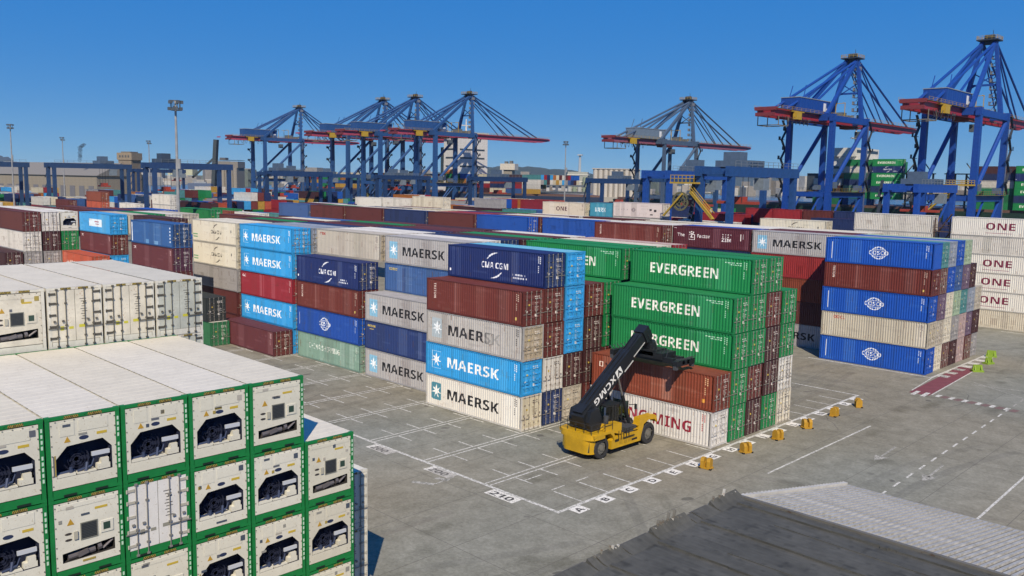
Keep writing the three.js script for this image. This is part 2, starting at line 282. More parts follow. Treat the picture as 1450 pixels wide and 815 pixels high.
function lockBar(H, z, hs) {
  const b = new MB(), x = 0.012;
  b.tube(V(x, 0.07, z), V(x, H - 0.06, z), 0.021, 6);
  for (const y of [0.11, 0.55, 1.1, H - 0.75, H - 0.09]) b.box(x - 0.004, y, z, 0.05, 0.07, 0.11);
  b.box(x + 0.015, 0.98, z + hs * 0.2, 0.02, 0.045, 0.42).box(x + 0.012, 1.3, z + hs * 0.14, 0.03, 0.09, 0.1);
  return b.geo();
}
const G = {};
const kind = (len) => G[len] ??= (() => {
  const L = len === 40 ? 12.192 : 6.058, H = 2.896;
  return { L, H, frame: dryFrame(L, H), sideA: corrugated(L - 0.36, 0.17, H - 0.075, W / 2 - 0.01, 0.058, 1, 0.278, L, H).geo(), sideB: corrugated(L - 0.36, 0.17, H - 0.075, -W / 2 + 0.01, 0.058, -1, 0.278, L, H).geo(),
    roof: dryRoof(L, H), wall: endWall(L, H), wallBack: endWall(L, H).rotateY(Math.PI), leaf: [1, -1].map((s) => doorLeaf(H, s).translate(L / 2, 0, 0)), flat: [1, -1].map((s) => doorLeaf(H, s, false).translate(L / 2, 0, 0)),
    bars: [[0.3, 1], [0.83, 1], [-0.3, -1], [-0.83, -1]].map(([z, s]) => lockBar(H, z, s).translate(L / 2, 0, 0)) };
})();
const GALV = plain('#9c968c', 0.45, 0.35), OLDGALV = plain('#8a7f74', 0.6, 0.2);
const tint = (hex, k) => { const c = new THREE.Color(hex), h = {}; c.getHSL(h); c.setHSL(h.h + k * 0.004, h.s * (1 - Math.abs(k) * 0.05), h.l * (1 + k * 0.07)); return '#' + c.getHexString(); };
const DOOROF = { lightblue_star: '#319cdb', grey_star: '#9c9a99', blue_globe: '#1550b0', royal_globe: '#1550b0', navy_yellow: '#21325f', navy_arcs: '#21325f', steel_blue: '#3a5d93', brown_mark: '#5f2d2a', brown_code: '#5f2d2a', rust_code: '#5f2d2a', factor: '#46282a', evergreen: '#168045', one: '#cfcdc4', white_ring: '#cfcdc4', white_star: '#cdc6ad', cream_arcs: '#cdc6ad', one_pink: '#cdc6ad', beige_red: '#b5ac98', beige_red_small: '#b5ac98', lightblue_panel: '#319cdb', red_mark: '#93272f', teal_word: '#4d8a8c' };
// o: u (right end), v (near face), y, hex or design, len, wall (plain front wall instead of doors), bars ('galv' | 'self'), smooth
function dry(o) {
  const k = kind(o.len ?? 40), d = o.design, hex = tint(d ? DESIGN[d][0] : o.hex, d ? 0 : (o.k ?? Math.round(rr(-1, 1) * 2) / 2));
  const end = o.end ?? hex, leafHex = o.end ?? (d ? DOOROF[d] ?? DESIGN[d][0] : o.hex);
  const t = thing('shipping_container', o.label, o.category ?? 'shipping container', P(o.u - k.L / 2 + rr(-0.06, 0.06), o.v + W / 2 + rr(-0.035, 0.035), o.y), rr(-0.0025, 0.0025), o.group);
  part('frame', k.frame, paint(hex), t);
  part('side_panel', k.sideA, d ? designMat(d) : side(hex), t);
  part('side_panel', k.sideB, side(hex), t);
  part('roof', k.roof, paint(o.roof ?? hex, 0.7), t);
  part('end_wall', k.wallBack, side(hex), t);
  if (o.wall) part('end_wall', k.wall, side(end), t);
  else for (const s of [0, 1]) {
    const l = part('door', (o.flat ? k.flat : k.leaf)[s], doorMat(leafHex), t);
    for (const j of [0, 1]) part('locking_bar', k.bars[s * 2 + j], o.bars === 'self' ? paint(end) : o.flat ? OLDGALV : GALV, l);
  }
  return t;
}

// ------------------------------------------------------------------ refrigerated containers
const HAZ = cached('hazard', () => new THREE.MeshStandardMaterial({ roughness: 0.6, map: canvasTexture(128, 32, (g, w, h) => { g.fillStyle = '#b09a3c'; g.fillRect(0, 0, w, h); g.fillStyle = '#2a2620'; for (let i = -2; i < 10; i++) { g.beginPath(); g.moveTo(i * 18, h); g.lineTo(i * 18 + 9, h); g.lineTo(i * 18 + 24, 0); g.lineTo(i * 18 + 15, 0); g.fill(); } wear(g, w, h, 0.4, '60,44,36', '200,196,186'); }) }));
const RL = 12.192, RH = 2.896;
const fz = (s) => 1.07 - s * 2.14, fy = (t) => 0.34 + t * 2.4;      // panel coordinates: s left to right, t upwards
const onEnd = (x) => (s, t) => V(RL / 2 + x, fy(t), fz(s));
const RG = (() => {
  const L = RL, H = RH, frame = new MB(); castings(frame, L, H);
  for (const x of [-1, 1]) for (const z of [-1, 1]) frame.span(x * (L / 2 - 0.004), x * (L / 2 - 0.12), 0.12, H - 0.12, z * (W / 2 - 0.004), z * (W / 2 - 0.14));
  for (const x of [-1, 1]) { frame.span(x * (L / 2 - 0.006), x * (L / 2 - 0.14), 0.02, 0.31, -W / 2 + 0.16, W / 2 - 0.16); frame.span(x * (L / 2 - 0.006), x * (L / 2 - 0.12), H - 0.125, H - 0.012, -W / 2 + 0.16, W / 2 - 0.16); }
  for (const z of [-1, 1]) frame.span(-L / 2 + 0.18, L / 2 - 0.18, 0.02, 0.2, z * (W / 2 - 0.005), z * (W / 2 - 0.06));
  frame.span(-L / 2 + 0.1, L / 2 - 0.16, 0.1, 0.14, -W / 2 + 0.06, W / 2 - 0.06);
  const pockets = new MB();
  for (const z of [-1, 1]) pockets.box(L / 2 + 0.001, 0.08, z * 0.52, 0.02, 0.075, 0.42);
  const sides = [1, -1].map((s) => { const b = corrugated(L - 0.36, 0.2, H - 0.03, s * (W / 2 - 0.012), 0.012, s, 0.62, L, H); return b.geo(); });
  const roof = new MB(), n = 22, p = (L - 0.3) / n, prof = [[0, 0], [0.82, 0], [0.87, 1], [0.95, 1], [1, 0]], z = W / 2 - 0.012;
  for (let i = 0; i < n; i++) for (let k = 0; k < 4; k++) {
    const xa = -L / 2 + 0.15 + (i + prof[k][0]) * p, xb = -L / 2 + 0.15 + (i + prof[k + 1][0]) * p, ya = H - 0.012 + 0.008 * prof[k][1], yb = H - 0.012 + 0.008 * prof[k + 1][1];
    roof.quad(V(xa, ya, z), V(xb, yb, z), V(xb, yb, -z), V(xa, ya, -z));
  }
  const hz = [-1, 1].map((s) => { const hz = new MB(); hz.S = 1; for (const [a, b, c, d] of [[H - 0.118, H - 0.02, 0.16, 0.62]]) { const q = [V(L / 2 + 0.002, a, s * c), V(L / 2 + 0.002, a, s * d), V(L / 2 + 0.002, b, s * d), V(L / 2 + 0.002, b, s * c)]; const u = [[0, 0], [1, 0], [1, 1], [0, 1]]; if (s < 0) hz.quad(q[0], q[1], q[2], q[3], ...u); else hz.quad(q[1], q[0], q[3], q[2], u[1], u[0], u[3], u[2]); } return hz.geo(); });
  const panel = (hole, depth) => {                                  // flat end panel with an opening and the recess behind it
    const sh = new THREE.Shape([[0, 0], [1, 0], [1, 1], [0, 1]].map(([s, t]) => new THREE.Vector2(s, t))); if (hole) sh.holes.push(new THREE.Path(hole.map((q) => new THREE.Vector2(...q))));
    const b = new MB(), pts = sh.extractPoints(1), all = [...pts.shape, ...pts.holes.flat()], F = onEnd(-0.02);
    for (const t of THREE.ShapeUtils.triangulateShape(pts.shape, pts.holes)) { const q = t.map((i) => F(all[i].x, all[i].y)); const nn = V(0, 0, 0).copy(q[1]).sub(q[0]).cross(V(0, 0, 0).copy(q[2]).sub(q[0])); if (nn.x < 0) q.reverse(); b.tri(...q); }
    const rec = new MB();
    if (hole) { const B = onEnd(-0.02 - depth); hole.forEach((h, i) => { const k = hole[(i + 1) % hole.length]; rec.quad(F(...h), F(...k), B(...k), B(...h)); }); for (const t of THREE.ShapeUtils.triangulateShape(hole.map((q) => new THREE.Vector2(...q)), [])) rec.tri(...t.map((i) => B(...hole[i]))); }
    return [b.geo(), rec.geo()];
  };
  const holeA = [[0.07, 0.16], [0.93, 0.16], [0.93, 0.5], [0.79, 0.64], [0.24, 0.61], [0.07, 0.44]];
  const holeB = [[0.1, 0.1], [0.92, 0.12], [0.92, 0.3], [0.1, 0.24]];
  const plate = (s0, s1, t0, t1, x0 = -0.021, x1 = -0.008) => new MB().hexa([V(RL / 2 + x0, fy(t0), fz(s0)), V(RL / 2 + x1, fy(t0), fz(s0)), V(RL / 2 + x1, fy(t0), fz(s1)), V(RL / 2 + x0, fy(t0), fz(s1)), V(RL / 2 + x0, fy(t1), fz(s0)), V(RL / 2 + x1, fy(t1), fz(s0)), V(RL / 2 + x1, fy(t1), fz(s1)), V(RL / 2 + x0, fy(t1), fz(s1))]);
  const polyPlate = (pts, x0, x1) => new MB().prism(pts, onEnd(x0), onEnd(x1));
  const oval = (s, t, a, b, x0, x1, n = 14) => polyPlate(Array.from({ length: n }, (_, i) => [s + a * Math.cos(i / n * 2 * Math.PI), t + b * Math.sin(i / n * 2 * Math.PI)]), x0, x1);
  const join = (...m) => { const r = new MB(); for (const k of m) { r.p.push(...k.p); r.n.push(...k.n); r.t.push(...k.t); } return r; };
  const bolts = new MB(); for (let i = 0; i < 7; i++) for (const s of [0.015, 0.985]) { const q = onEnd(-0.012)(s, 0.06 + i * 0.147); bolts.box(q.x, q.y, q.z, 0.02, 0.035, 0.035); }
  for (let i = 0; i < 7; i++) { const q = onEnd(-0.012)(0.08 + i * 0.14, 0.985); bolts.box(q.x, q.y, q.z, 0.02, 0.035, 0.035); }
  const tri = (s, t, r) => polyPlate([[s - r, t - r * 0.75], [s + r, t - r * 0.75], [s, t + r * 0.95]], -0.019, -0.012);
  const fan = new MB();                                             // condenser fan ring and blades inside the recess
  { const c = onEnd(-0.4)(0.42, 0.36), n = 16, R = 0.4; for (let i = 0; i < n; i++) { const a = i / n * 2 * Math.PI, b = (i + 1) / n * 2 * Math.PI, q = (r, g, x) => V(c.x + x, c.y + r * Math.sin(g), c.z + r * Math.cos(g)); fan.quad(q(R, a, 0.08), q(R + 0.03, a, 0.08), q(R + 0.03, b, 0.08), q(R, b, 0.08)); fan.quad(q(R, b, 0), q(R, b, 0.08), q(R, a, 0.08), q(R, a, 0)); } for (let i = 0; i < 6; i++) { const a = i / 6 * 2 * Math.PI; fan.bar(V(c.x + 0.03, c.y, c.z), V(c.x + 0.03, c.y + R * Math.sin(a), c.z + R * Math.cos(a)), 0.12, 0.02, V(1, 0, 0)); } for (let r = 0.1; r < R; r += 0.1) for (let i = 0; i < 12; i++) { const q = (g) => V(c.x + 0.09, c.y + r * Math.sin(g), c.z + r * Math.cos(g)); fan.bar(q(i / 12 * 6.2832), q((i + 1) / 12 * 6.2832), 0.012, 0.012, V(1, 0, 0)); } }
  const pipes = new MB(); { const q = (s, t, x) => onEnd(x)(s, t); for (const [a, b, r] of [[q(0.1, 0.2, -0.2), q(0.36, 0.22, -0.2), 0.05], [q(0.4, 0.2, -0.15), q(0.62, 0.24, -0.15), 0.04], [q(0.62, 0.24, -0.15), q(0.68, 0.36, -0.2), 0.025], [q(0.3, 0.2, -0.12), q(0.3, 0.28, -0.12), 0.06], [q(0.52, 0.18, -0.1), q(0.56, 0.3, -0.2), 0.05]]) pipes.tube(a, b, r, 8); }
  return {
    frame: frame.geo(), pockets: pockets.geo(), sides, roof: roof.geo(), hazard: hz, bolts: bolts.geo(),
    panelA: panel(holeA, 0.5), panelB: panel(holeB, 0.4), panelC: panel(null, 0),
    fan: fan.geo(), pipes: pipes.geo(),
    stripe: join(plate(0.62, 0.9, 0.39, 0.45, -0.14, -0.06)).geo(), ctrl: join(plate(0.7, 0.9, 0.17, 0.25, -0.3, -0.05), plate(0.76, 0.88, 0.25, 0.33, -0.3, -0.05)).geo(), tray: join(plate(0.08, 0.36, 0.165, 0.2, -0.4, -0.02), plate(0.38, 0.68, 0.165, 0.185, -0.4, -0.03)).geo(),
    triA: tri(0.25, 0.705, 0.05).geo(), badge: oval(0.5, 0.7, 0.075, 0.03, -0.019, -0.011).geo(), ylab: plate(0.7, 0.86, 0.71, 0.75, -0.019, -0.014).geo(), ylabB: plate(0.62, 0.82, 0.8, 0.835, -0.019, -0.014).geo(),
    hatchA: join(plate(0.14, 0.36, 0.76, 0.96), plate(0.42, 0.88, 0.8, 0.97)).geo(), hatchB: join(plate(0.05, 0.95, 0.9, 0.96)).geo(),
    grille: join(plate(0.4, 0.64, 0.4, 0.63, -0.019, -0.006)).geo(), grilleRim: join(plate(0.385, 0.655, 0.385, 0.4, -0.02, 0), plate(0.385, 0.655, 0.63, 0.645, -0.02, 0), plate(0.385, 0.4, 0.4, 0.63, -0.02, 0), plate(0.64, 0.655, 0.4, 0.63, -0.02, 0)).geo(),
    slats: (() => { const b = new MB(); for (let k = 0; k < 9; k++) { const q = onEnd(-0.002)(0.52, 0.42 + k * 0.024); b.box(q.x, q.y, q.z, 0.012, 0.02, 0.5); } return b.geo(); })(),
    screenBox: plate(0.7, 0.9, 0.42, 0.6, -0.02, 0.01).geo(), screen: plate(0.74, 0.85, 0.46, 0.57, 0.01, 0.014).geo(), slots: join(oval(0.2, 0.52, 0.055, 0.018, -0.02, -0.012, 10), oval(0.2, 0.43, 0.055, 0.018, -0.02, -0.012, 10)).geo(), box2: plate(0.28, 0.34, 0.42, 0.54, -0.02, 0.03).geo(), triB: tri(0.24, 0.69, 0.055).geo(),
    engine: (() => { const b = new MB(), q = (s, t, x) => onEnd(x)(s, t); b.tube(q(0.2, 0.15, -0.2), q(0.62, 0.18, -0.2), 0.13, 10); b.tube(q(0.66, 0.2, -0.2), q(0.72, 0.21, -0.2), 0.16, 10); b.bar(q(0.34, 0.16, -0.1), q(0.5, 0.2, -0.08), 0.14, 0.16); b.tube(q(0.74, 0.16, -0.12), q(0.9, 0.26, -0.12), 0.05, 6); return b.geo(); })(),
    doors: [1, -1].map((s) => { const b = new MB(), z0 = s > 0 ? 0.01 : -1.1, z1 = s > 0 ? 1.1 : -0.01; b.span(L / 2 - 0.06, L / 2 - 0.015, 0.325, H - 0.14, z0, z1); return b.geo(); }),
    gasket: [1, -1].map((s) => { const b = new MB(), z0 = s > 0 ? 0.0 : -1.11, z1 = s > 0 ? 1.11 : 0; b.span(L / 2 - 0.07, L / 2 - 0.03, 0.31, H - 0.127, z0, z1); return b.geo(); }),
    bars: [[0.42, 1], [0.8, 1], [-0.42, -1], [-0.8, -1]].map(([z, s]) => lockBar(H, z, s).translate(L / 2 + 0.012, 0, 0)),
    hinges: [1, -1].map((s) => { const b = new MB(); for (const y of [0.5, 1.05, 1.6, 2.15, 2.6]) { b.box(L / 2 - 0.002, y, s * 1.0, 0.03, 0.1, 0.3); b.tube(V(L / 2 + 0.01, y - 0.07, s * 1.125), V(L / 2 + 0.01, y + 0.07, s * 1.125), 0.03, 6); } return b.geo(); }),
    notes: [[0.08, 0.13, 0.7, 0.75], [0.9, 0.96, 0.72, 0.76], [0.42, 0.55, 0.75, 0.78], [0.1, 0.2, 0.5, 0.54], [0.86, 0.95, 0.84, 0.93], [0.18, 0.3, 0.9, 0.94], [0.6, 0.66, 0.84, 0.9], [0.36, 0.41, 0.67, 0.72], [0.03, 0.05, 0.2, 0.5], [0.4, 0.6, 0.05, 0.08]].map((q) => plate(...q, -0.019, -0.006).geo()),
    stickers: (() => { const b = new MB(); for (const [z, y, w, h] of [[0.6, 0.95, 0.16, 0.2], [0.2, 0.95, 0.2, 0.12], [-0.28, 1.0, 0.26, 0.14]]) b.box(L / 2 - 0.013, y, z, 0.006, h, w); return b.geo(); })(),
    marks: (() => { const b = new MB(); for (let k = 0; k < 9; k++) b.box(L / 2 - 0.013, 2.3 - k * 0.12, -0.36 - (k % 3) * 0.03, 0.006, 0.03, 0.3 - (k % 4) * 0.05); return b.geo(); })(),
    postMarks: (() => { const b = new MB(); for (let k = 0; k < 9; k++) b.box(L / 2 - 0.002, 2.5 - k * 0.2 - (k > 3 ? 0.15 : 0), -1.15, 0.006, 0.13, 0.06); return b.geo(); })(),
  };
})();
const WHITE = '#dcdacd', GREEN = '#15803f';
// o: u (end face), v (left edge), y, face 'A' (navy condenser recess) | 'B' (square grille) | 'D' (doors), frame colour
function reefer(o) {
  const t = thing('reefer_container', o.label, 'refrigerated container', P(o.u - RL / 2, o.v + W / 2, o.y), 0, o.group);
  const wh = tint(o.white ?? WHITE, o.k ?? 0), wm = (o.dark ? paint : skin)(wh, 0.45);
  part('frame', RG.frame, paint(o.frame ?? GREEN), t);
  RG.sides.forEach((g) => part('side_panel', g, o.design ? designMat(o.design) : side(wh), t));
  part('roof', RG.roof, skin(tint(o.roof ?? wh, 0), 0.65), t);
  if (o.frame !== WHITE) part('fork_pocket', RG.pockets, plain('#12251b'), t);
  RG.hazard.forEach((g) => part('hazard_stripe', g, HAZ, t));
  if (o.face === 'D') {
    RG.doors.forEach((g, i) => {
      const d = part('door', g, wm, t);
      part('gasket', RG.gasket[i], plain('#25241f', 0.8), d);
      for (const j of [0, 1]) part('locking_bar', RG.bars[i * 2 + j], plain(o.dark ? '#5d5a52' : '#8b8a86', 0.5, 0.3), d);
      part('hinges', RG.hinges[i], plain(o.dark ? '#4a473f' : '#a9a79c', 0.6), d);
    });
    tag(part('sticker', RG.stickers, plain(o.dark ? '#b7b23a' : '#8a8a80'), t), null, null, null, 'stuff'); tag(part('code_marks', RG.marks, plain('#5b5a56'), t), null, null, null, 'stuff');
    return t;
  }
  if (o.frame !== WHITE) tag(part('code_marks', RG.postMarks, plain('#b9d3bf'), t), null, null, null, 'stuff');
  const F = o.face === 'A' ? RG.panelA : o.face === 'B' ? RG.panelB : RG.panelC, p = part('machinery_panel', F[0], wm, t);
  tag(part('bolts', RG.bolts, plain('#77766c'), p), null, null, null, 'stuff');
  part('hatch', o.face === 'A' ? RG.hatchA : RG.hatchB, wm, p);
  part('warning_sign', o.face === 'A' ? RG.triA : RG.triB, plain('#b08a2a'), p);
  part('sticker', o.face === 'A' ? RG.ylab : RG.ylabB, plain('#bda43a'), p);
  for (let k = 0; k < 4; k++) part('sticker', RG.notes[Math.floor(rnd() * 10)], plain(pick(['#8a8a84', '#5c6068', '#a8a49a', '#46505e', '#9c8b46']), 0.6), p).position.set(0, rr(-0.03, 0.03) + 0, rr(-0.05, 0.05));
  if (o.face === 'A') {
    part('badge', RG.badge, plain('#24304f'), p);
    const c = part('condenser_recess', F[1], plain('#18203a', 0.8), t);
    part('fan', RG.fan, plain('#151d36', 0.8), c); part('pipes', RG.pipes, plain('#3a4560', 0.5, 0.2), c);
    part('label_strip', RG.stripe, plain('#b9bfc6'), c); part('control_box', RG.ctrl, wm, c); part('drip_tray', RG.tray, wm, c);
  } else {
    part('grille', RG.grille, plain('#2b2f33', 0.7), p); part('grille_rim', RG.grilleRim, plain('#77786f'), p); tag(part('slats', RG.slats, plain('#3a3f42', 0.6), p), null, null, null, 'stuff');
    const s = part('control_box', RG.screenBox, wm, t); part('display', RG.screen, plain('#33483f', 0.3), s);
    part('vent_slots', RG.slots, plain('#3a3532'), p); part('junction_box', RG.box2, plain('#a8a698'), p);
    const c = part('compressor_bay', F[1], plain('#2c2a28', 0.8), t); part('compressor', RG.engine, plain('#6c686a', 0.5, 0.3), c);
  }
  return t;
}
// ------------------------------------------------------------------ the setting: yard ground, painted lines, harbour, hills
const groundMap = canvasTexture(2048, 2048, (g, w, h) => {         // worn concrete and asphalt, 96 m a side
  const im = g.createImageData(w, h), D = im.data;
  for (let j = 0; j < h; j++) for (let i = 0; i < w; i++) {
    const x = i / w, y = j / h, big = noise(x * 6, y * 6, 6) * 0.5 + noise(x * 14 + 4, y * 14, 14) * 0.3 + noise(x * 37, y * 37, 37) * 0.2;
    const med = noise(x * 96, y * 96, 96) * 0.6 + noise(x * 230, y * 230, 230) * 0.4, fine = noise(x * 700, y * 700, 700), grit = lattice[(i * 7919 + j * 104729) & 65535];
    let b = 124 + (big - 0.5) * 20 + (med - 0.5) * 22 + (fine - 0.5) * 16 + (grit - 0.5) * 14;
    const st = noise(x * 60 + 11, y * 60 + 7, 60) * 0.65 + noise(x * 18, y * 18 + 3, 18) * 0.35; if (st > 0.71) b -= (st - 0.71) * 120;
    const warm = (noise(x * 9 + 2, y * 9 + 6, 9) - 0.5) * 8, k = (j * w + i) * 4;
    D[k] = cl(b + 2 + warm); D[k + 1] = cl(b); D[k + 2] = cl(b - 14 - warm); D[k + 3] = 255;
  }
  g.putImageData(im, 0, 0);
  for (let k = 0; k < 5; k++) { g.fillStyle = `rgba(${rnd() < 0.5 ? '150,146,136' : '92,92,90'},${rr(0.1, 0.22)})`; g.fillRect(rr(0, w - 300), rr(0, h - 300), rr(60, 260), rr(60, 200)); }        // patched slabs
  for (let k = 0; k < 46; k++) {                                   // tyre tracks in pairs
    const x = rr(0, w), y = rr(0, h), a = rnd() < 0.6 ? rr(-0.2, 0.2) + (rnd() < 0.5 ? Math.PI / 2 : 0) : rr(0, 6.28), L = rr(300, 1100), bend = rr(-160, 160);
    for (const s of [-1, 1]) for (const q of [0, 1]) { g.strokeStyle = `rgba(48,46,44,${rr(0.04, 0.13)})`; g.lineWidth = rr(5, 10); const ox = -Math.sin(a) * (s * 26 + q * 8), oy = Math.cos(a) * (s * 26 + q * 8); g.beginPath(); g.moveTo(x + ox, y + oy); g.quadraticCurveTo(x + ox + Math.cos(a) * L / 2 - Math.sin(a) * bend, y + oy + Math.sin(a) * L / 2 + Math.cos(a) * bend, x + ox + Math.cos(a) * L, y + oy + Math.sin(a) * L); g.stroke(); }
  }
  for (let k = 0; k < 120; k++) { g.fillStyle = `rgba(36,34,32,${rr(0.12, 0.4)})`; g.beginPath(); g.ellipse(rr(0, w), rr(0, h), rr(2, 11), rr(2, 7), rr(0, 3), 0, 7); g.fill(); }                 // oil spots
  for (let k = 0; k < 60; k++) { g.strokeStyle = `rgba(52,50,46,${rr(0.2, 0.5)})`; g.lineWidth = rr(0.8, 1.6); let x = rr(0, w), y = rr(0, h), a = rr(0, 6.28); g.beginPath(); g.moveTo(x, y); for (let q = 0; q < 14; q++) { a += rr(-0.5, 0.5); x += Math.cos(a) * 14; y += Math.sin(a) * 14; g.lineTo(x, y); } g.stroke(); }   // cracks
});
const groundBump = dataTexture(512, 512, (x, y) => { const b = 100 + noise(x * 60, y * 60, 60) * 70 + noise(x * 200, y * 200, 200) * 60; return [b, b, b]; }, false);
const gb = groundBump; gb.repeat.set(16, 16);
const groundMat = new THREE.MeshStandardMaterial({ map: groundMap, bumpMap: gb, bumpScale: 0.012, roughness: 0.92 });
function sheet(u0, u1, v0, v1, y, S = 1 / 96) { const b = new MB(); b.quad(P(u0, v0, y), P(u1, v0, y), P(u1, v1, y), P(u0, v1, y), [u0 * S, v0 * S], [u1 * S, v0 * S], [u1 * S, v1 * S], [u0 * S, v1 * S]); return b; }
structure('ground', sheet(-1500, 400, -200, 304, 0), groundMat);
structure('quay_wall', new MB().span(-1500, 400, -4, -0.01, -304.3, -303.7), paint('#6d6a63', 0.9));
structure('water', sheet(-7000, 4000, 304.3, 9000, -2.2, 1 / 30), new THREE.MeshStandardMaterial({ color: '#24465a', roughness: 0.15, bumpMap: groundBump, bumpScale: 0.05 }));
{ // hills across the harbour
  const hill = (u0, v0, len, dep, h, turn, hex, s) => {
    const b = new MB(), nx = 90, ny = 10, m = new THREE.Matrix4().makeRotationY(turn).setPosition(P(u0, v0, -6));
    const H = (i, j) => { const x = i / nx, y = j / ny; return V((x - 0.5) * len, Math.max(0, h * Math.pow(Math.sin(Math.PI * x), 0.8) * Math.sin(Math.PI * Math.min(1, y * 0.5 + 0.02)) * (0.72 + 0.36 * noise(x * 7 + s, y * 2, 64) + 0.14 * noise(x * 33 + s, y * 7, 64))), (0.5 - y) * dep).applyMatrix4(m); };
    for (let i = 0; i < nx; i++) for (let j = 0; j < ny; j++) b.quad(H(i, j), H(i + 1, j), H(i + 1, j + 1), H(i, j + 1));
    return structure('hills', b, new THREE.MeshStandardMaterial({ color: hex, roughness: 1, map: grime }));
  };
  const at = (px, d) => { const a = Math.atan((px - 725) / 1216), yaw = 0.7783 - a; return [33.9 - Math.sin(yaw) * d / Math.cos(a), -38.9 + Math.cos(yaw) * d / Math.cos(a)]; };
  const [a1, a2] = at(742, 3600); hill(a1, a2, 900, 900, 92, 0.78, '#33433f', 3);
  const [b1, b2] = at(590, 4200); hill(b1, b2, 900, 800, 62, 0.78, '#34463f', 9);
  const [c1, c2] = at(1060, 4600); hill(c1, c2, 900, 800, 108, 0.78, '#38474a', 15);
  const [d1, d2] = at(-60, 4600); hill(d1, d2, 420, 700, 120, 0.78, '#3a4a55', 21);
}
// ---- painted markings, a few millimetres proud of the ground
const WORN = cached('roadpaint', () => new THREE.MeshStandardMaterial({ roughness: 0.85, map: dataTexture(512, 512, (x, y) => {
  const n = noise(x * 40, y * 40, 40) * 0.5 + noise(x * 130, y * 130, 130) * 0.5, k = n < 0.4 ? 0.35 : n < 0.47 ? 0.65 : 1; return [cl(204 * k + 118 * (1 - k)), cl(203 * k + 117 * (1 - k)), cl(194 * k + 108 * (1 - k))];
}) }));
const flatStrip = (b, u0, v0, u1, v1, w, y = 0.004, ext = 0) => {
  const d = new THREE.Vector2(u1 - u0, v1 - v0).normalize(), n = new THREE.Vector2(-d.y, d.x).multiplyScalar(w / 2); u0 -= d.x * ext; v0 -= d.y * ext; u1 += d.x * ext; v1 += d.y * ext;
  b.quad(P(u0 - n.x, v0 - n.y, y), P(u1 - n.x, v1 - n.y, y), P(u1 + n.x, v1 + n.y, y), P(u0 + n.x, v0 + n.y, y)); return b;
};
const FADED = cached('fadedpaint', () => new THREE.MeshStandardMaterial({ roughness: 0.9, map: dataTexture(512, 512, (x, y) => {
  const n = noise(x * 40, y * 40, 40) * 0.45 + noise(x * 130, y * 130, 130) * 0.55, k = n < 0.5 ? 0.12 : n < 0.58 ? 0.4 : 0.75; return [cl(196 * k + 119 * (1 - k)), cl(194 * k + 118 * (1 - k)), cl(184 * k + 109 * (1 - k))];
}) }));
const ROW = 2.6, BAY = 13.1, TIER = 2.915;
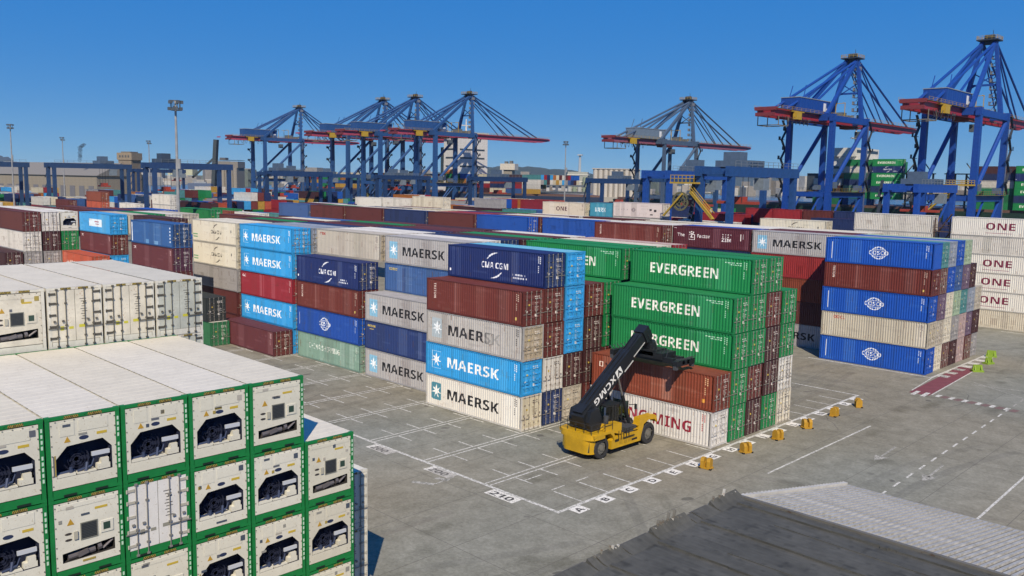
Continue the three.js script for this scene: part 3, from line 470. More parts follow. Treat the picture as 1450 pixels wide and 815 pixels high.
{
  const m = new MB();
  flatStrip(m, 0, -0.14, 0, 44.7, 0.26); flatStrip(m, -0.14, 0, -62, 0, 0.26, 0.004);
  for (let k = 1; k <= 10; k++) for (const s of [-0.24, 0.24]) flatStrip(m, -6.55 * k + s, 0.15, -6.55 * k + s, 20, 0.13);
  flatStrip(m, -0.15, 44.6, -7, 44.6, 0.2);
  const ticks = new MB();
  for (let i = 1; i <= 16; i++) flatStrip(ticks, -0.15, ROW * i - 0.1, -2.6, ROW * i - 0.1, 0.12);
  for (let k = 1; k <= 9; k++) for (let i = 1; i <= 6; i++) for (const s of [1, -1]) flatStrip(ticks, -6.55 * k + s * 0.32, ROW * i - 0.1, -6.55 * k + s * 1.95, ROW * i - 0.1, 0.12);
  flatStrip(ticks, -5.4, 2.5, -5.4, 4.3, 0.1).p; flatStrip(ticks, -2.9, 2.6, -2.9, 3.9, 0.1); flatStrip(ticks, -2.9, 5.1, -2.9, 6.4, 0.1);
  structure('painted_lines', m, WORN); structure('painted_ticks', ticks, WORN);
  const far = new MB(), old = new MB();
  flatStrip(far, -12, 58.75, 2.2, 58.75, 0.25); flatStrip(far, 2.1, 58.88, 2.1, 78, 0.25);
  for (let i = 0; i < 7; i++) far.quad(P(2.24, 60 + i * 2.55, 0.004), P(3.3, 60 + i * 2.55, 0.004), P(3.3, 61.2 + i * 2.55, 0.004), P(2.24, 61.2 + i * 2.55, 0.004));
  flatStrip(far, 5.35, 16.5, 5.35, 34.6, 0.16);
  for (let k = 0; k < 22; k++) flatStrip(k > 12 ? old : far, 12.7 - k * 0.06, 18 + k * 2.6, 12.64 - k * 0.06, 19.3 + k * 2.6, 0.15);
  flatStrip(far, 18.6, 17, 18.2, 40, 0.16); flatStrip(old, 20, 62, 6.2, 58.6, 0.18); flatStrip(old, 12, 56, 6, 60, 0.12);
  for (let k = 0; k < 4; k++) flatStrip(far, 9 + k * 1.3, 74, 8.3 + k * 1.3, 80, 0.2);
  flatStrip(far, -2, 99.2, 40, 99.2, 0.25);
  for (const [u, v] of [[13.6, 24.5], [9.4, 26.5]]) { flatStrip(old, u, v, u - 0.2, v + 3.6, 0.17); old.tri(P(u - 0.55, v + 0.3, 0.004), P(u, v - 1.2, 0.004), P(u + 0.55, v + 0.3, 0.004)); }
  flatStrip(old, -9.0, -2.4, -9.2, -0.5, 0.14); flatStrip(old, -9, -2.5, -10.4, -3.3, 0.4); flatStrip(old, -8.9, -1.3, -9.9, -1.6, 0.4);
  structure('road_markings', far, WORN); structure('lane_arrows', old, FADED);
  // row letters on white plates along the edge line
  const atlas = canvasTexture(1088, 64, (g, w, h) => { g.fillStyle = '#dcdad0'; g.fillRect(0, 0, w, h); for (let i = 0; i < 17; i++) text(g, 'ABCDEFGHIJKLMNOPQ'[i], i * 64 + 12, 34, 52, '#2a2a28', 1.05); for (let i = 0; i < 900; i++) { g.fillStyle = `rgba(126,122,112,${rr(0.2, 0.8)})`; g.fillRect(rr(0, w), rr(0, h), rr(1, 8), rr(1, 5)); } });
  const L = new MB();
  for (let i = 0; i < 17; i++) { const v0 = ROW * i + 0.8, v1 = v0 + 1.1, a = i / 17 + 0.002, b = (i + 1) / 17 - 0.002; L.quad(P(1.05, v0, 0.004), P(1.05, v1, 0.004), P(0.13, v1, 0.004), P(0.13, v0, 0.004), [a, 0], [b, 0], [b, 1], [a, 1]); }
  structure('row_letters', L, new THREE.MeshStandardMaterial({ map: atlas, roughness: 0.85 }));
  const nums = canvasTexture(256, 64, (g, w, h) => { g.fillStyle = '#d9d7cc'; g.fillRect(0, 0, w, h); text(g, '210', 10, 34, 56, '#2c2c2a', 1.1); g.fillStyle = 'rgba(150,146,136,.6)'; g.fillRect(150, 0, 106, h); text(g, '200', 140, 34, 56, '#55534e', 1.0); for (let i = 0; i < 420; i++) { g.fillStyle = `rgba(126,122,112,${rr(0.3, 0.8)})`; g.fillRect(rr(0, w), rr(0, h), rr(1, 7), rr(1, 5)); } });
  const N = new MB();
  [[-4.3, 0], [-10.6, 0.5], [-17.5, 0.5]].forEach(([u, a]) => N.quad(P(u - 1.3, -1.1, 0.004), P(u + 1.3, -1.1, 0.004), P(u + 1.3, -0.14, 0.004), P(u - 1.3, -0.14, 0.004), [a, 0], [a + 0.5, 0], [a + 0.5, 1], [a, 1]));
  structure('bay_numbers', N, new THREE.MeshStandardMaterial({ map: nums, roughness: 0.85 }));
  // red walkway and its crossing bands
  const red = new MB(), wht = new MB(), band = new MB();
  flatStrip(red, 3.9, 50, 3.1, 67.5, 1.9, 0.004); flatStrip(wht, 4.95, 50.5, 4.15, 66, 0.14, 0.008); flatStrip(wht, 2.85, 51, 2.2, 58.5, 0.12, 0.008);
  for (let k = 0; k < 2; k++) flatStrip(wht, 3.55 + k * 0.95, 49.2, 3.45 + k * 0.95, 51.2, 0.42, 0.008);
  for (let k = 0; k < 6; k++) flatStrip(band, 5.9 + k * 1.25, 50.6 - k * 0.1, 6.5 + k * 1.25, 50.5 - k * 0.1, 1.1, 0.004);
  for (let k = 0; k < 6; k++) flatStrip(wht, 5.35 + k * 1.25, 50.7 - k * 0.1, 5.75 + k * 1.25, 50.7 - k * 0.1, 1.1, 0.004);
  structure('red_walkway', red, paint('#7d4148', 0.9)); structure('crossing_bands', band, paint('#7a615c', 0.9)); structure('walkway_lines', wht, WORN);
  // slab joints near the camera, sunk grooves filled with tar
  const j = new MB();
  for (let k = 0; k < 14; k++) flatStrip(j, -48, -12.5 + k * 0 - 2 + k * 6.4, 30, -14.5 + k * 6.4, 0.035, 0.003);
  for (let k = 0; k < 9; k++) flatStrip(j, -16.2 + k * 5.2, -30, -16.2 + k * 5.2, 58, 0.035, 0.0035);
  structure('slab_joints', j, plain('#5c5a54', 0.95));
}
// ------------------------------------------------------------------ container stacks
const TN = ['bottom', 'second', 'third', 'fourth', 'fifth', 'sixth'], ORD = ['first', 'second', 'third', 'fourth', 'fifth', 'sixth', 'seventh', 'eighth', 'ninth', 'tenth', 'eleventh', 'twelfth', 'thirteenth', 'fourteenth', 'fifteenth', 'sixteenth', 'seventeenth'];
const C = { brown: '#5f2d2a', rust: '#83402c', dkbrown: '#46282a', red: '#93272f', green: '#168045', dkgreen: '#23583c', navy: '#21325f', blue: '#1550b0', steel: '#3a5d93', lblue: '#319cdb', white: '#d4d2ca', cream: '#d3cdbb', beige: '#b6afa0', grey: '#9c9a99', pink: '#b59f9c', teal: '#4d8a8c', lgreen: '#9fb49a', orange: '#b3533a', bgrey: '#8f99a8', purple: '#6d5a70', yellow: '#b5903a' };
const CN = { brown: 'brown', rust: 'rust orange', dkbrown: 'dark brown', red: 'red', green: 'green', dkgreen: 'dark green', navy: 'navy', blue: 'blue', steel: 'steel blue', lblue: 'light blue', white: 'white', cream: 'cream', beige: 'beige', grey: 'grey', pink: 'pinkish grey', teal: 'teal', lgreen: 'pale green', orange: 'orange', bgrey: 'blue grey', purple: 'purplish', yellow: 'yellow' };
const DN = { lightblue_star: 'light blue container with white star lettering', white_star: 'smooth white container with boxed star lettering', grey_star: 'grey ribbed container with black star lettering', grey_star_worn: 'grey container with half-faded black lettering', navy_arcs: 'navy container with white arcs logo', blue_globe: 'blue container with white globe emblem', royal_globe: 'royal blue container with white globe emblem', evergreen: 'green container with bold white lettering', yangming: 'white ribbed container with crimson lettering', factor: 'maroon container with white slogan lettering', beige_red: 'beige container with small red mark', beige_red_small: 'pale beige container with small red mark', china: 'faded pale green container with worn lettering', navy_yellow: 'navy container with small yellow mark', steel_blue: 'steel blue container with small yellow mark', one: 'white container with magenta lettering', one_pink: 'sand container with dark lettering', cream_arcs: 'cream container with dark arcs logo', white_ring: 'pinkish white container with ring logo', teal_word: 'teal container with white lettering', red_mark: 'red container with small white mark', brown_mark: 'maroon container with small white mark', brown_code: 'brown container with vertical white code', rust_code: 'rust brown container with yellow tag', orange_word: 'orange container with pale lettering', lightblue_panel: 'light blue container with white panel', blue_plate: 'steel blue container with white strip' };
let count = 0;
// block: origin u (right end of bay 0), v (face of row 0); where: words for the block
function put(B, bay, row, tier, what, o = {}) {
  const d = DESIGN[what] ? what : null, name = d ? DN[d] : `${CN[what]} container`;
  const words = `${name}, ${TN[tier]} tier, ${row < 0 ? 'front' : ORD[row - B.r0] ?? ORD[0]} row, ${ORD[bay]} bay, ${B.where}`;
  count++;
  return dry({ label: words, group: B.group, u: B.u - (B.bay ?? BAY) * bay + (o.du ?? 0), v: B.v + (B.row ?? ROW) * row, y: TIER * tier, design: d, hex: d ? null : C[what], ...o });
}
const A = { u: -0.49, v: 0.23, r0: 4, where: 'main block', group: 'containers stacked in the main block' };
const lay = (B, bay, row, list, y0 = 0, o = {}) => list.forEach((w, i) => { if (w) put(B, bay, row, y0 + i, w, typeof w === 'string' ? o : o); });
// corner bay beside the stacker
put(A, 0, 7, 0, 'yangming', { bars: 'self' }); put(A, 0, 7, 1, 'rust_code', { end: '#6a3127' });
lay(A, 0, 8, ['green', 'green', 'evergreen', 'evergreen']); lay(A, 0, 9, ['dkbrown', 'brown', 'green', 'green', 'evergreen'], 0);
lay(A, 0, 10, ['green', 'dkbrown', 'dkbrown', 'brown', 'green']); lay(A, 0, 11, ['cream', 'white', 'green', 'green']);
// second bay
put(A, 1, 4, 0, 'white_star', { flat: true }); put(A, 1, 4, 1, 'lightblue_star', { bars: 'self' }); put(A, 1, 4, 2, 'grey_star_worn', { end: '#a89c86', bars: 'self' }); put(A, 1, 4, 3, 'brown_code');
put(A, 1, 5, 0, 'navy'); put(A, 1, 5, 1, 'white', { flat: true }); lay(A, 1, 5, ['brown', 'brown', 'navy_arcs'], 2);
put(A, 1, 6, 0, 'beige', { bars: 'self' }); put(A, 1, 6, 1, 'dkbrown'); for (const t of [2, 3, 4]) put(A, 1, 6, t, 'lblue', { bars: 'self', roof: t === 4 ? '#6fb6cf' : undefined });
lay(A, 1, 7, ['brown', 'dkbrown', 'dkbrown', 'brown']); lay(A, 1, 8, ['green', 'brown', 'green', 'green']);
lay(A, 1, 9, ['evergreen'], 4); put(A, 1, 10, 4, 'green'); put(A, 1, 11, 4, 'cream'); put(A, 1, 12, 4, 'red', { roof: '#b9a49a' });
// third to sixth bays
lay(A, 2, 5, ['grey_star', 'navy_yellow', 'grey_star']); put(A, 2, 6, 3, 'steel_blue'); put(A, 2, 6, 4, 'grey_star'); put(A, 2, 7, 4, 'white'); put(A, 2, 8, 4, 'navy');
lay(A, 3, 5, ['china', 'royal_globe', 'brown_code', 'navy_arcs']); put(A, 3, 6, 4, 'beige_red'); put(A, 3, 7, 4, 'white'); put(A, 3, 8, 4, 'white');
put(A, 4, 4, 0, 'brown_mark'); lay(A, 4, 5, ['lblue', 'lightblue_star', 'red_mark', 'lightblue_star', 'lightblue_star']); put(A, 4, 6, 4, 'bgrey'); put(A, 4, 7, 4, 'bgrey');
lay(A, 5, 5, ['brown', 'brown', 'grey', 'cream_arcs', 'cream_arcs']); put(A, 5, 6, 4, 'cream');
dry({ label: 'short green container with white roof on the ground beside the maroon one', group: A.group, u: -62.9, v: 8.03, y: 0, hex: '#2d7048', roof: '#c9c4b6', len: 20 });
dry({ label: 'charcoal container standing on the short green one behind the reefers', group: A.group, u: -63.6, v: 8.0, y: TIER, hex: '#2b302f', len: 20 });
put(A, 5, 2, 4, 'blue_plate', { du: -0.8, end: '#22406b' }); put(A, 5, 2, 3, 'brown_mark', { du: -0.8, end: '#4d2a3c' }); put(A, 5, 2, 2, 'brown', { du: -0.8 });
// roofs behind: fill the rest of the block with what stands highest
const bag = ['brown', 'brown', 'dkbrown', 'navy', 'white', 'cream', 'green', 'rust', 'grey', 'blue', 'white', 'cream', 'red', 'beige'];
{
  const roofs = [ // rows 9.. for bays 2.. : top tier colours as the photograph shows them, far to near
    [2, 9, 'dkbrown'], [2, 10, 'green'], [2, 11, 'brown'], [2, 12, 'white'], [2, 13, 'green'], [3, 9, 'navy'], [3, 10, 'brown'], [3, 11, 'brown'], [3, 12, 'dkbrown'], [3, 13, 'brown'], [1, 13, 'blue'], [1, 14, 'white'], [1, 15, 'white'], [2, 14, 'white'], [2, 15, 'navy'],
    [4, 8, 'navy'], [4, 9, 'brown'], [4, 10, 'dkbrown'], [4, 11, 'green'], [4, 12, 'brown'], [5, 7, 'dkbrown'], [5, 8, 'green'], [5, 9, 'brown'], [5, 10, 'cream'], [5, 11, 'steel']];
  for (const [b, r, w] of roofs) put(A, b, r, r > 12 ? 3 : 4, w);
  for (let b = 6; b <= 8; b++) for (let r = 4; r <= 11; r++) if (rnd() < 0.82 && (b < 8 || r > 6)) put(A, b, r, r < 6 ? 4 : rnd() < 0.3 ? 3 : 4, pick(bag));
}
// stacks at the left edge
const Lf = { u: -93.0, v: 0.23, r0: 0, where: 'left edge stacks', group: 'containers stacked at the left edge' };
put(Lf, 0, 3, 4, 'lightblue_panel', { bars: 'self' }); put(Lf, 0, 3, 3, 'brown_mark'); put(Lf, 0, 3, 2, 'lblue', { bars: 'self' }); put(Lf, 0, 2, 2, 'orange_word');
{
  const E = { u: -105.3, v: 0.23, r0: 0, where: 'far left stacks', group: 'containers stacked at the far left' };
  put(E, 0, 0, 4, 'brown'); put(E, 0, 0, 3, 'white'); put(E, 0, 0, 2, 'grey'); put(E, 0, 1, 4, 'white', { flat: true }); put(E, 0, 1, 3, 'dkbrown'); put(E, 0, 1, 2, 'grey');
  reefer({ label: 'white refrigerated container with dark fan recess at far left, fifth tier', group: E.group, u: -105.3, v: 0.23 + 2 * ROW, y: 4 * TIER, face: 'A', frame: WHITE }); put(E, 0, 2, 3, 'green'); reefer({ label: 'white refrigerated container with square grille at far left, third tier', group: E.group, u: -105.3, v: 0.23 + 2 * ROW, y: 2 * TIER, face: 'B', frame: WHITE });
  put(E, 0, 1, 1, 'steel'); put(E, 0, 2, 1, 'teal'); put(E, 0, -1, 2, 'dkbrown');
  for (const [b, r, t, w] of [[1, 0, 4, 'brown'], [1, 1, 4, 'white'], [1, 2, 4, 'cream'], [1, 3, 4, 'brown'], [0, 4, 4, 'brown'], [0, 5, 4, 'navy'], [1, 5, 4, 'brown'], [0, 6, 4, 'brown']]) put(E, b, r, t, w);
}
// ---- second block across the road
const Bk = { u: 1.15, v: 59.4, row: 2.52, bay: 12.4, r0: 0, where: 'right block', group: 'containers in the right block' };
{
  const cols = [['blue_globe', 'cream', 'brown', 'dkbrown', 'pink', 'brown', 'grey'], ['beige_red_small', 'beige', 'cream', 'grey', 'pink', 'purple', 'dkbrown'], ['blue_globe', 'purple', 'cream', 'lgreen', 'teal', 'bgrey', 'beige'], ['brown_code', 'brown', 'blue', 'steel', 'purple', 'dkbrown'], ['blue_globe', 'teal', 'bgrey', 'blue', 'lgreen']];
  cols.forEach((list, t) => list.forEach((w, r) => put(Bk, 0, r, t, w, { wall: t === 4 && r === 0, bars: w === 'brown' ? 'galv' : 'self', k: 0 })));
}
const Bw = { u: -11.25, v: 64.4, row: 2.55, bay: 12.5, r0: 0, where: 'long wall', group: 'containers of the long wall behind the main block' };
lay(Bw, 0, 0, ['grey_star', 'brown', 'rust', 'red', 'grey_star']);
lay(Bw, 1, 0, ['brown', 'green', 'brown', 'navy', 'factor']);
{
  const F = { u: -36.1, v: 62, row: 2.55, bay: 13.05, r0: 0, where: 'rear long wall', group: 'containers of the long wall behind the main block' };
  const fronts = ['brown_code', 'white', 'blue', 'brown', 'navy', 'brown', 'brown', 'steel'];
  fronts.forEach((w, b) => { if (b !== 1) put(F, b, 0, 4, w); put(F, b, 0, 3, pick(['blue', 'white', 'brown', 'navy'])); });
  put(F, 1, 1, 4, 'blue'); put(F, 1, 2, 4, 'white'); put(F, 0, -1, 3, 'white', {});
  for (let b = 0; b <= 7; b++) for (let r = 1; r <= 5; r++) if (rnd() < (r < 3 ? 0.85 : 0.55) && !(b === 1 && r < 3)) put(F, b, r, 4, pick(['cream', 'white', 'white', 'brown', 'green', 'navy', 'brown', 'cream', 'red']));
  for (let r = 1; r <= 4; r++) { put(Bw, 0, r, 4, pick(['cream', 'white', 'brown'])); put(Bw, 1, r, 4, pick(['cream', 'white', 'blue'])); }
}
{ // looser stacks left of the long wall
  const M = (u, v, list, words) => list.forEach((q, t) => { if (!q) return; count++; dry({ label: `${CN[q]} container, ${TN[t]} tier, ${words}`, group: 'loose stacks left of the long wall', u, v, y: TIER * t, hex: C[q] }); });
  M(-163, 62, ['brown', 'rust', 'red', 'rust'], 'red stack right of the nearest lamp mast'); M(-150, 63, [null, 'cream', 'white', 'white'], 'pale stack beside the red stack'); M(-142, 66, [null, 'dkgreen', 'teal', 'teal'], 'teal stack next to the long wall');
  M(-176, 70, [null, 'green', 'rust', 'green'], 'stack left of the red stack'); M(-205, 66, [null, 'white', 'white', 'white', 'white'], 'white stack beside the blue gantry leg'); M(-219, 62, [null, 'cream', 'white', 'white'], 'lower white stack left of the gantry leg'); M(-240, 60, [null, 'rust', 'brown', 'orange', 'rust'], 'orange stack at left'); M(-256, 56, [null, 'brown', 'rust', 'brown'], 'brown stack at left');
}
// ---- white wall at the back right, with the reefer rack between, and the white back row
{
  const G2 = 'white containers of the back wall', one = (u, y, what, words, o = {}) => { count++; const d = DESIGN[what] ? what : null, t = dry({ label: words, group: G2, u, v: 101.1, y, design: d, hex: d ? null : C[what], flat: true, k: 0, ...o }); if (o.sy) t.scale.y = o.sy; return t; };
  const sq = 0.93, lev = 2.72;
  for (let b = 0; b < 2; b++) ['cream', 'one', 'one', 'one', 'white', 'one'].forEach((q, t) => one(14.1 - 12.5 * b, lev * t, q, `${q === 'one' ? 'white container with magenta lettering' : 'plain ' + q + ' container'}, ${TN[t]} tier, ${b ? 'left' : 'right'} half of the back wall`, { sy: sq }));
  for (let t = 0; t < 6; t++) one(-13.3, lev * t, 'white', `plain white container, ${TN[t]} tier, left of the brown rack at the back`, { sy: sq });
  one(-30.3, 11.75, 'cream_arcs', 'cream container with dark arcs logo, top of the back row, left of the plain whites'); for (const t of [3, 2]) one(-30.3, 8.82 - (3 - t) * 2.93, 'white', `white container under the cream one with dark arcs, ${TN[t]} tier`);
  one(-47.4, 10.7, 'white', 'white container in the back row behind the maroon slogan container'); one(-50.0 - 12.7, 10.4 - 2.92, 'white', 'white container one tier lower under the ring logo container');
  one(-63.3, 13.6, 'white_ring', 'pinkish white container with ring logo, top of the back row'); one(-63.3, 10.65, 'white', 'plain white container directly under the ring logo one');
  one(-75.6, 13.3, 'teal_word', 'short teal container with white lettering between sand and pinkish ones', { len: 20 }); one(-76, 10.4, 'white', 'white container under the short teal one'); one(-82.9, 13.1, 'one_pink', 'sand container with dark lettering, top of the back row'); one(-88.6, 10.2, 'white', 'white container under the sand one with dark lettering');
  [['white', -101], ['cream', -113.4], ['white', -125.8]].forEach(([q, u], i) => one(u, 10.1, q, `${q} container in the back row, ${ORD[i]} left of the sand one`));
  one(-128.6, 13.05, 'cream', 'cream container atop the back row below the tall white ship'); one(-141.2, 12.4, 'white', 'white container atop the back row between the middle ship cranes'); one(-153.8, 12.2, 'white', 'white container with boxed edge atop the back row, farthest left', { k: 1 }); one(-141.2, 9.4, 'white', 'white container under the one between the middle ship cranes'); one(-153.8, 9.2, 'cream', 'cream container under the farthest left white of the back row');
  const s20 = (u, v, what, words) => { count++; dry({ label: words, group: 'red and dark containers under the yard gantry', u, v, y: 12.9, hex: C[what], len: 20, k: 0 }); };
  s20(-50.6, 121, 'red', 'short red container left of the gantry leg at the back'); s20(-44.6, 121, 'red', 'short red container between the gantry legs at the back'); s20(-38.2, 121, 'brown', 'short maroon container right of the gantry leg at the back'); s20(-32.0, 121, 'navy', 'short navy container at the right end of that red row');
  const t = thing('reefer_rack', 'brown steel power rack between the white back walls', 'rack', P(-12, 101.5)), m = paint('#57443c', 0.7);
  for (const x of [-1.1, 1.1]) for (const z of [0, 2]) part('post', new MB().box(x, 8, -z, 0.14, 16, 0.14), m, t);
  for (let k = 0; k < 6; k++) { part('landing', new MB().box(0, 0.3 + k * 2.72, -1, 2.4, 0.12, 2.2), m, t); part('rail', new MB().box(0, 1.3 + k * 2.72, 0.05, 2.3, 0.08, 0.06).box(0, 0.9 + k * 2.72, 0.05, 2.3, 0.06, 0.06), m, t); part('ladder', new MB().bar(V(-0.9, 0.3 + k * 2.72, -1.4), V(0.8, 3.0 + k * 2.72, -1.4), 0.6, 0.1), m, t); part('socket_box', new MB().box(0.5, 1.4 + k * 2.72, -0.5, 0.5, 0.7, 0.4).box(-0.5, 1.3 + k * 2.72, -0.6, 0.4, 0.5, 0.4), paint(k % 2 ? '#3a3f6a' : '#b3aaa0', 0.6), t); }
}
// ------------------------------------------------------------------ refrigerated stacks in the left foreground
{
  const R = { u: 3.18, v0: -22.44, w: 2.49, y: 0.68, group: 'green framed refrigerated containers in the near left stack' };
  structure('reefer_plinth', new MB().span(-22, 3.3, 0, 0.66, 14.4, 43), paint('#8d8a82', 0.9));
  const FACE = { A: 'navy fan recess', B: 'square fan grille', D: 'white double doors', C: 'plain panel' };
  const add = (c, t, face, o = {}) => reefer({ label: `green framed refrigerated container with ${FACE[face]}, ${TN[t]} tier, ${ORD[c + 1]} column from right`, group: R.group, u: R.u, v: R.v0 - R.w * c, y: R.y + 2.905 * t, face, ...o });
  const plan = { '-1': ['B', 'A', 'B'], 0: ['A', 'A', 'A', 'B'], 1: ['A', 'A', 'A', 'A'], 2: ['D', 'C', 'D', 'A'], 3: ['A', 'A', 'B', 'A'], 4: ['A', 'A', 'A', 'A'], 5: ['A', 'B', 'A', 'A'], 6: ['B', 'A', 'A', 'A'], 7: ['A', 'A', 'D', 'A'] };
  for (const c of [-1, 0, 1, 2, 3, 4, 5, 6, 7]) plan[c].forEach((f, t) => { if (c < 5 || t > 1) add(c, t, f, { roof: c % 2 ? '#d8d3c3' : '#d5cfbc', k: (c * 3 + t) % 3 * 0.5 - 0.5, white: f === 'D' ? '#dcdcd8' : '#dbd9ca' }); });
  for (const t of [0, 1]) reefer({ label: `white framed refrigerated container with doors, ${TN[t]} tier, behind the rightmost green column`, group: R.group, u: 0.75, v: -17.45, y: R.y + 2.905 * t, face: 'D', frame: WHITE });
  const S = { u: -9.15, v0: -20.87, w: 2.54, group: 'white refrigerated containers in the taller stack behind' };
  const rear = ['D', 'D', 'D', 'B', 'D', 'D', 'A', 'D'];
  rear.forEach((f, c) => { for (const t of [4, 3]) reefer({ label: `white reefer with ${f === 'D' ? 'dark edged doors' : FACE[f]}, taller stack, ${TN[t]} tier, ${ORD[c]} column from right`, group: S.group, u: S.u, v: S.v0 - S.w * c, y: R.y + 2.89 * t, face: f, frame: WHITE, dark: true, white: c === 0 ? '#bcc0b6' : '#dcd7c6', roof: c === 0 ? '#cbc7b6' : '#d6d0bd', k: 0 }); });
  for (const t of [2, 1, 0]) reefer({ label: `white refrigerated container under the taller stack, ${TN[t]} tier, first column from right`, group: S.group, u: S.u, v: S.v0, y: R.y + 2.89 * t, face: 'D', frame: WHITE, dark: true });
}
// ------------------------------------------------------------------ the quay office roofs below the camera
{
  const y = 11, u0 = 20.9, v1 = -15.75, t = thing('flat_roof_building', 'grey building with dark flat membrane roof and ragged corrugated parapet', 'building', P(u0, v1));
  const L = (u, v, h) => V(u - u0, h, -(v - v1));
  const span = (b, a, c, y0, y1, d, e) => b.span(a - u0, c - u0, y0, y1, -(d - v1), -(e - v1));
  const membrane = cached('membrane', () => new THREE.MeshStandardMaterial({ roughness: 0.8, bumpMap: groundBump, bumpScale: 0.008, map: dataTexture(1024, 1024, (x, z) => {
    const m = noise(x * 7, z * 7, 7) * 0.5 + noise(x * 30, z * 30, 30) * 0.3 + noise(x * 160, z * 160, 160) * 0.2, s = noise(x * 6, z * 60, 60); let b = 74 + (m - 0.5) * 26 + (s - 0.5) * 12 + (lattice[(Math.floor(x * 1024) * 331 + Math.floor(z * 1024) * 7919) & 65535] - 0.5) * 8;
    const moss = noise(x * 22 + 5, z * 22, 22); if (moss > 0.72) b -= (moss - 0.72) * 60; return [cl(b + 1), cl(b + 1), cl(b - 5)];
  }) }));
  part('wall', span(new MB(), u0 + 0.25, 60, 0, y - 0.4, v1 - 0.1, -50), paint('#8a867c', 0.9), t);
  part('roof', span(new MB(), u0 + 0.06, 60, y - 0.4, y, v1 - 0.04, -50), membrane, t);
  for (let k = 0; k < 9; k++) {                                      // raised lap seams along the roof
    const v = v1 - 0.55 - k * 2.05, s = new MB(); let a = u0 + 0.5;
    while (a < 58) { const b = a + rr(0.7, 2.2), d = rr(-0.02, 0.02); s.bar(L(a, v + d, y + 0.02), L(Math.min(58, b), v + d + rr(-0.02, 0.02), y + 0.02), 0.13, 0.06 + rnd() * 0.03); a = b; }
    part('roof_seam', s, membrane, t);
    const lip = new MB(); for (let q = 0; q < 14; q++) { const uu = u0 + 1 + rnd() * 24; lip.box(uu - u0, y + 0.03, -(v + rr(-0.06, 0.06) - v1), rr(0.1, 0.5), 0.05 + rnd() * 0.03, 0.14); } tag(part('roof_patches', lip, membrane, t), null, null, null, 'stuff');
  }
  for (let k = 0; k < 5; k++) { const v = v1 - 1.3 - k * 2.6; part('roof_fold', new MB().bar(L(u0 + rr(1, 3), v, y + 0.005), L(u0 + rr(9, 20), v + rr(-0.2, 0.2), y + 0.005), 0.05, 0.03), membrane, t); }
  // parapet along the yard side: old corrugated sheets, some missing, membrane turned up over the rest
  let v = v1, i = 0;
  while (v > -40) {
    const len = [1.5, 0.9, 0.35, 1.7, 1.3, 1.0, 0.3, 2.1][i % 8], tall = [0.42, 0.05, 0, 0.5, 0.06, 0.3, 0.3, 0.04][i % 8], q = new MB(), pale = new MB();
    q.span(-0.05, 0.0, y - 1.3, y + 0.06, -(v - v1), -(v - len - v1));
    if (tall > 0.1) { let a = 0; while (a < len - 0.06) { const wd = rr(0.025, 0.055), hh = tall * rr(0.2, 1.0); (rnd() < 0.45 ? pale : q).hexa([[-0.07, a], [0.0, a], [0.0, a + wd], [-0.07, a + wd]].map(([x, e]) => V(x, y - 0.5, -(v - e - v1) )).concat([[-0.02, a + 0.01], [0.06, a + 0.01], [0.06, a + wd - 0.01], [-0.02, a + wd - 0.01]].map(([x, e]) => V(x + 0.1, y + hh, -(v - e - v1))))); a += wd + rr(0.03, 0.16); } }
    part('parapet_sheet', q, paint(['#7f7c72', '#55544f', '#8d8a7e'][i % 3], 0.8), t); if (pale.p.length) part('parapet_strips', pale, paint('#cfcdc3', 0.7), t);
    part('membrane_turnup', new MB().prism([[0, 0], [0.5, 0], [0.3, 0.05], [0.05, 0.1 + tall * 0.25]], (a, b) => V(a + 0.02, y + b + 0.002, -(v - len - v1)), (a, b) => V(a + 0.02, y + b + 0.002, -(v - 0.03 - v1))), membrane, t);
    v -= len + 0.02; i++;
  }
  part('edge_flashing', span(new MB(), u0 - 0.02, 60, y - 0.05, y + 0.06, v1 + 0.02, v1 - 0.1), paint('#6c6a62', 0.7), t);
}
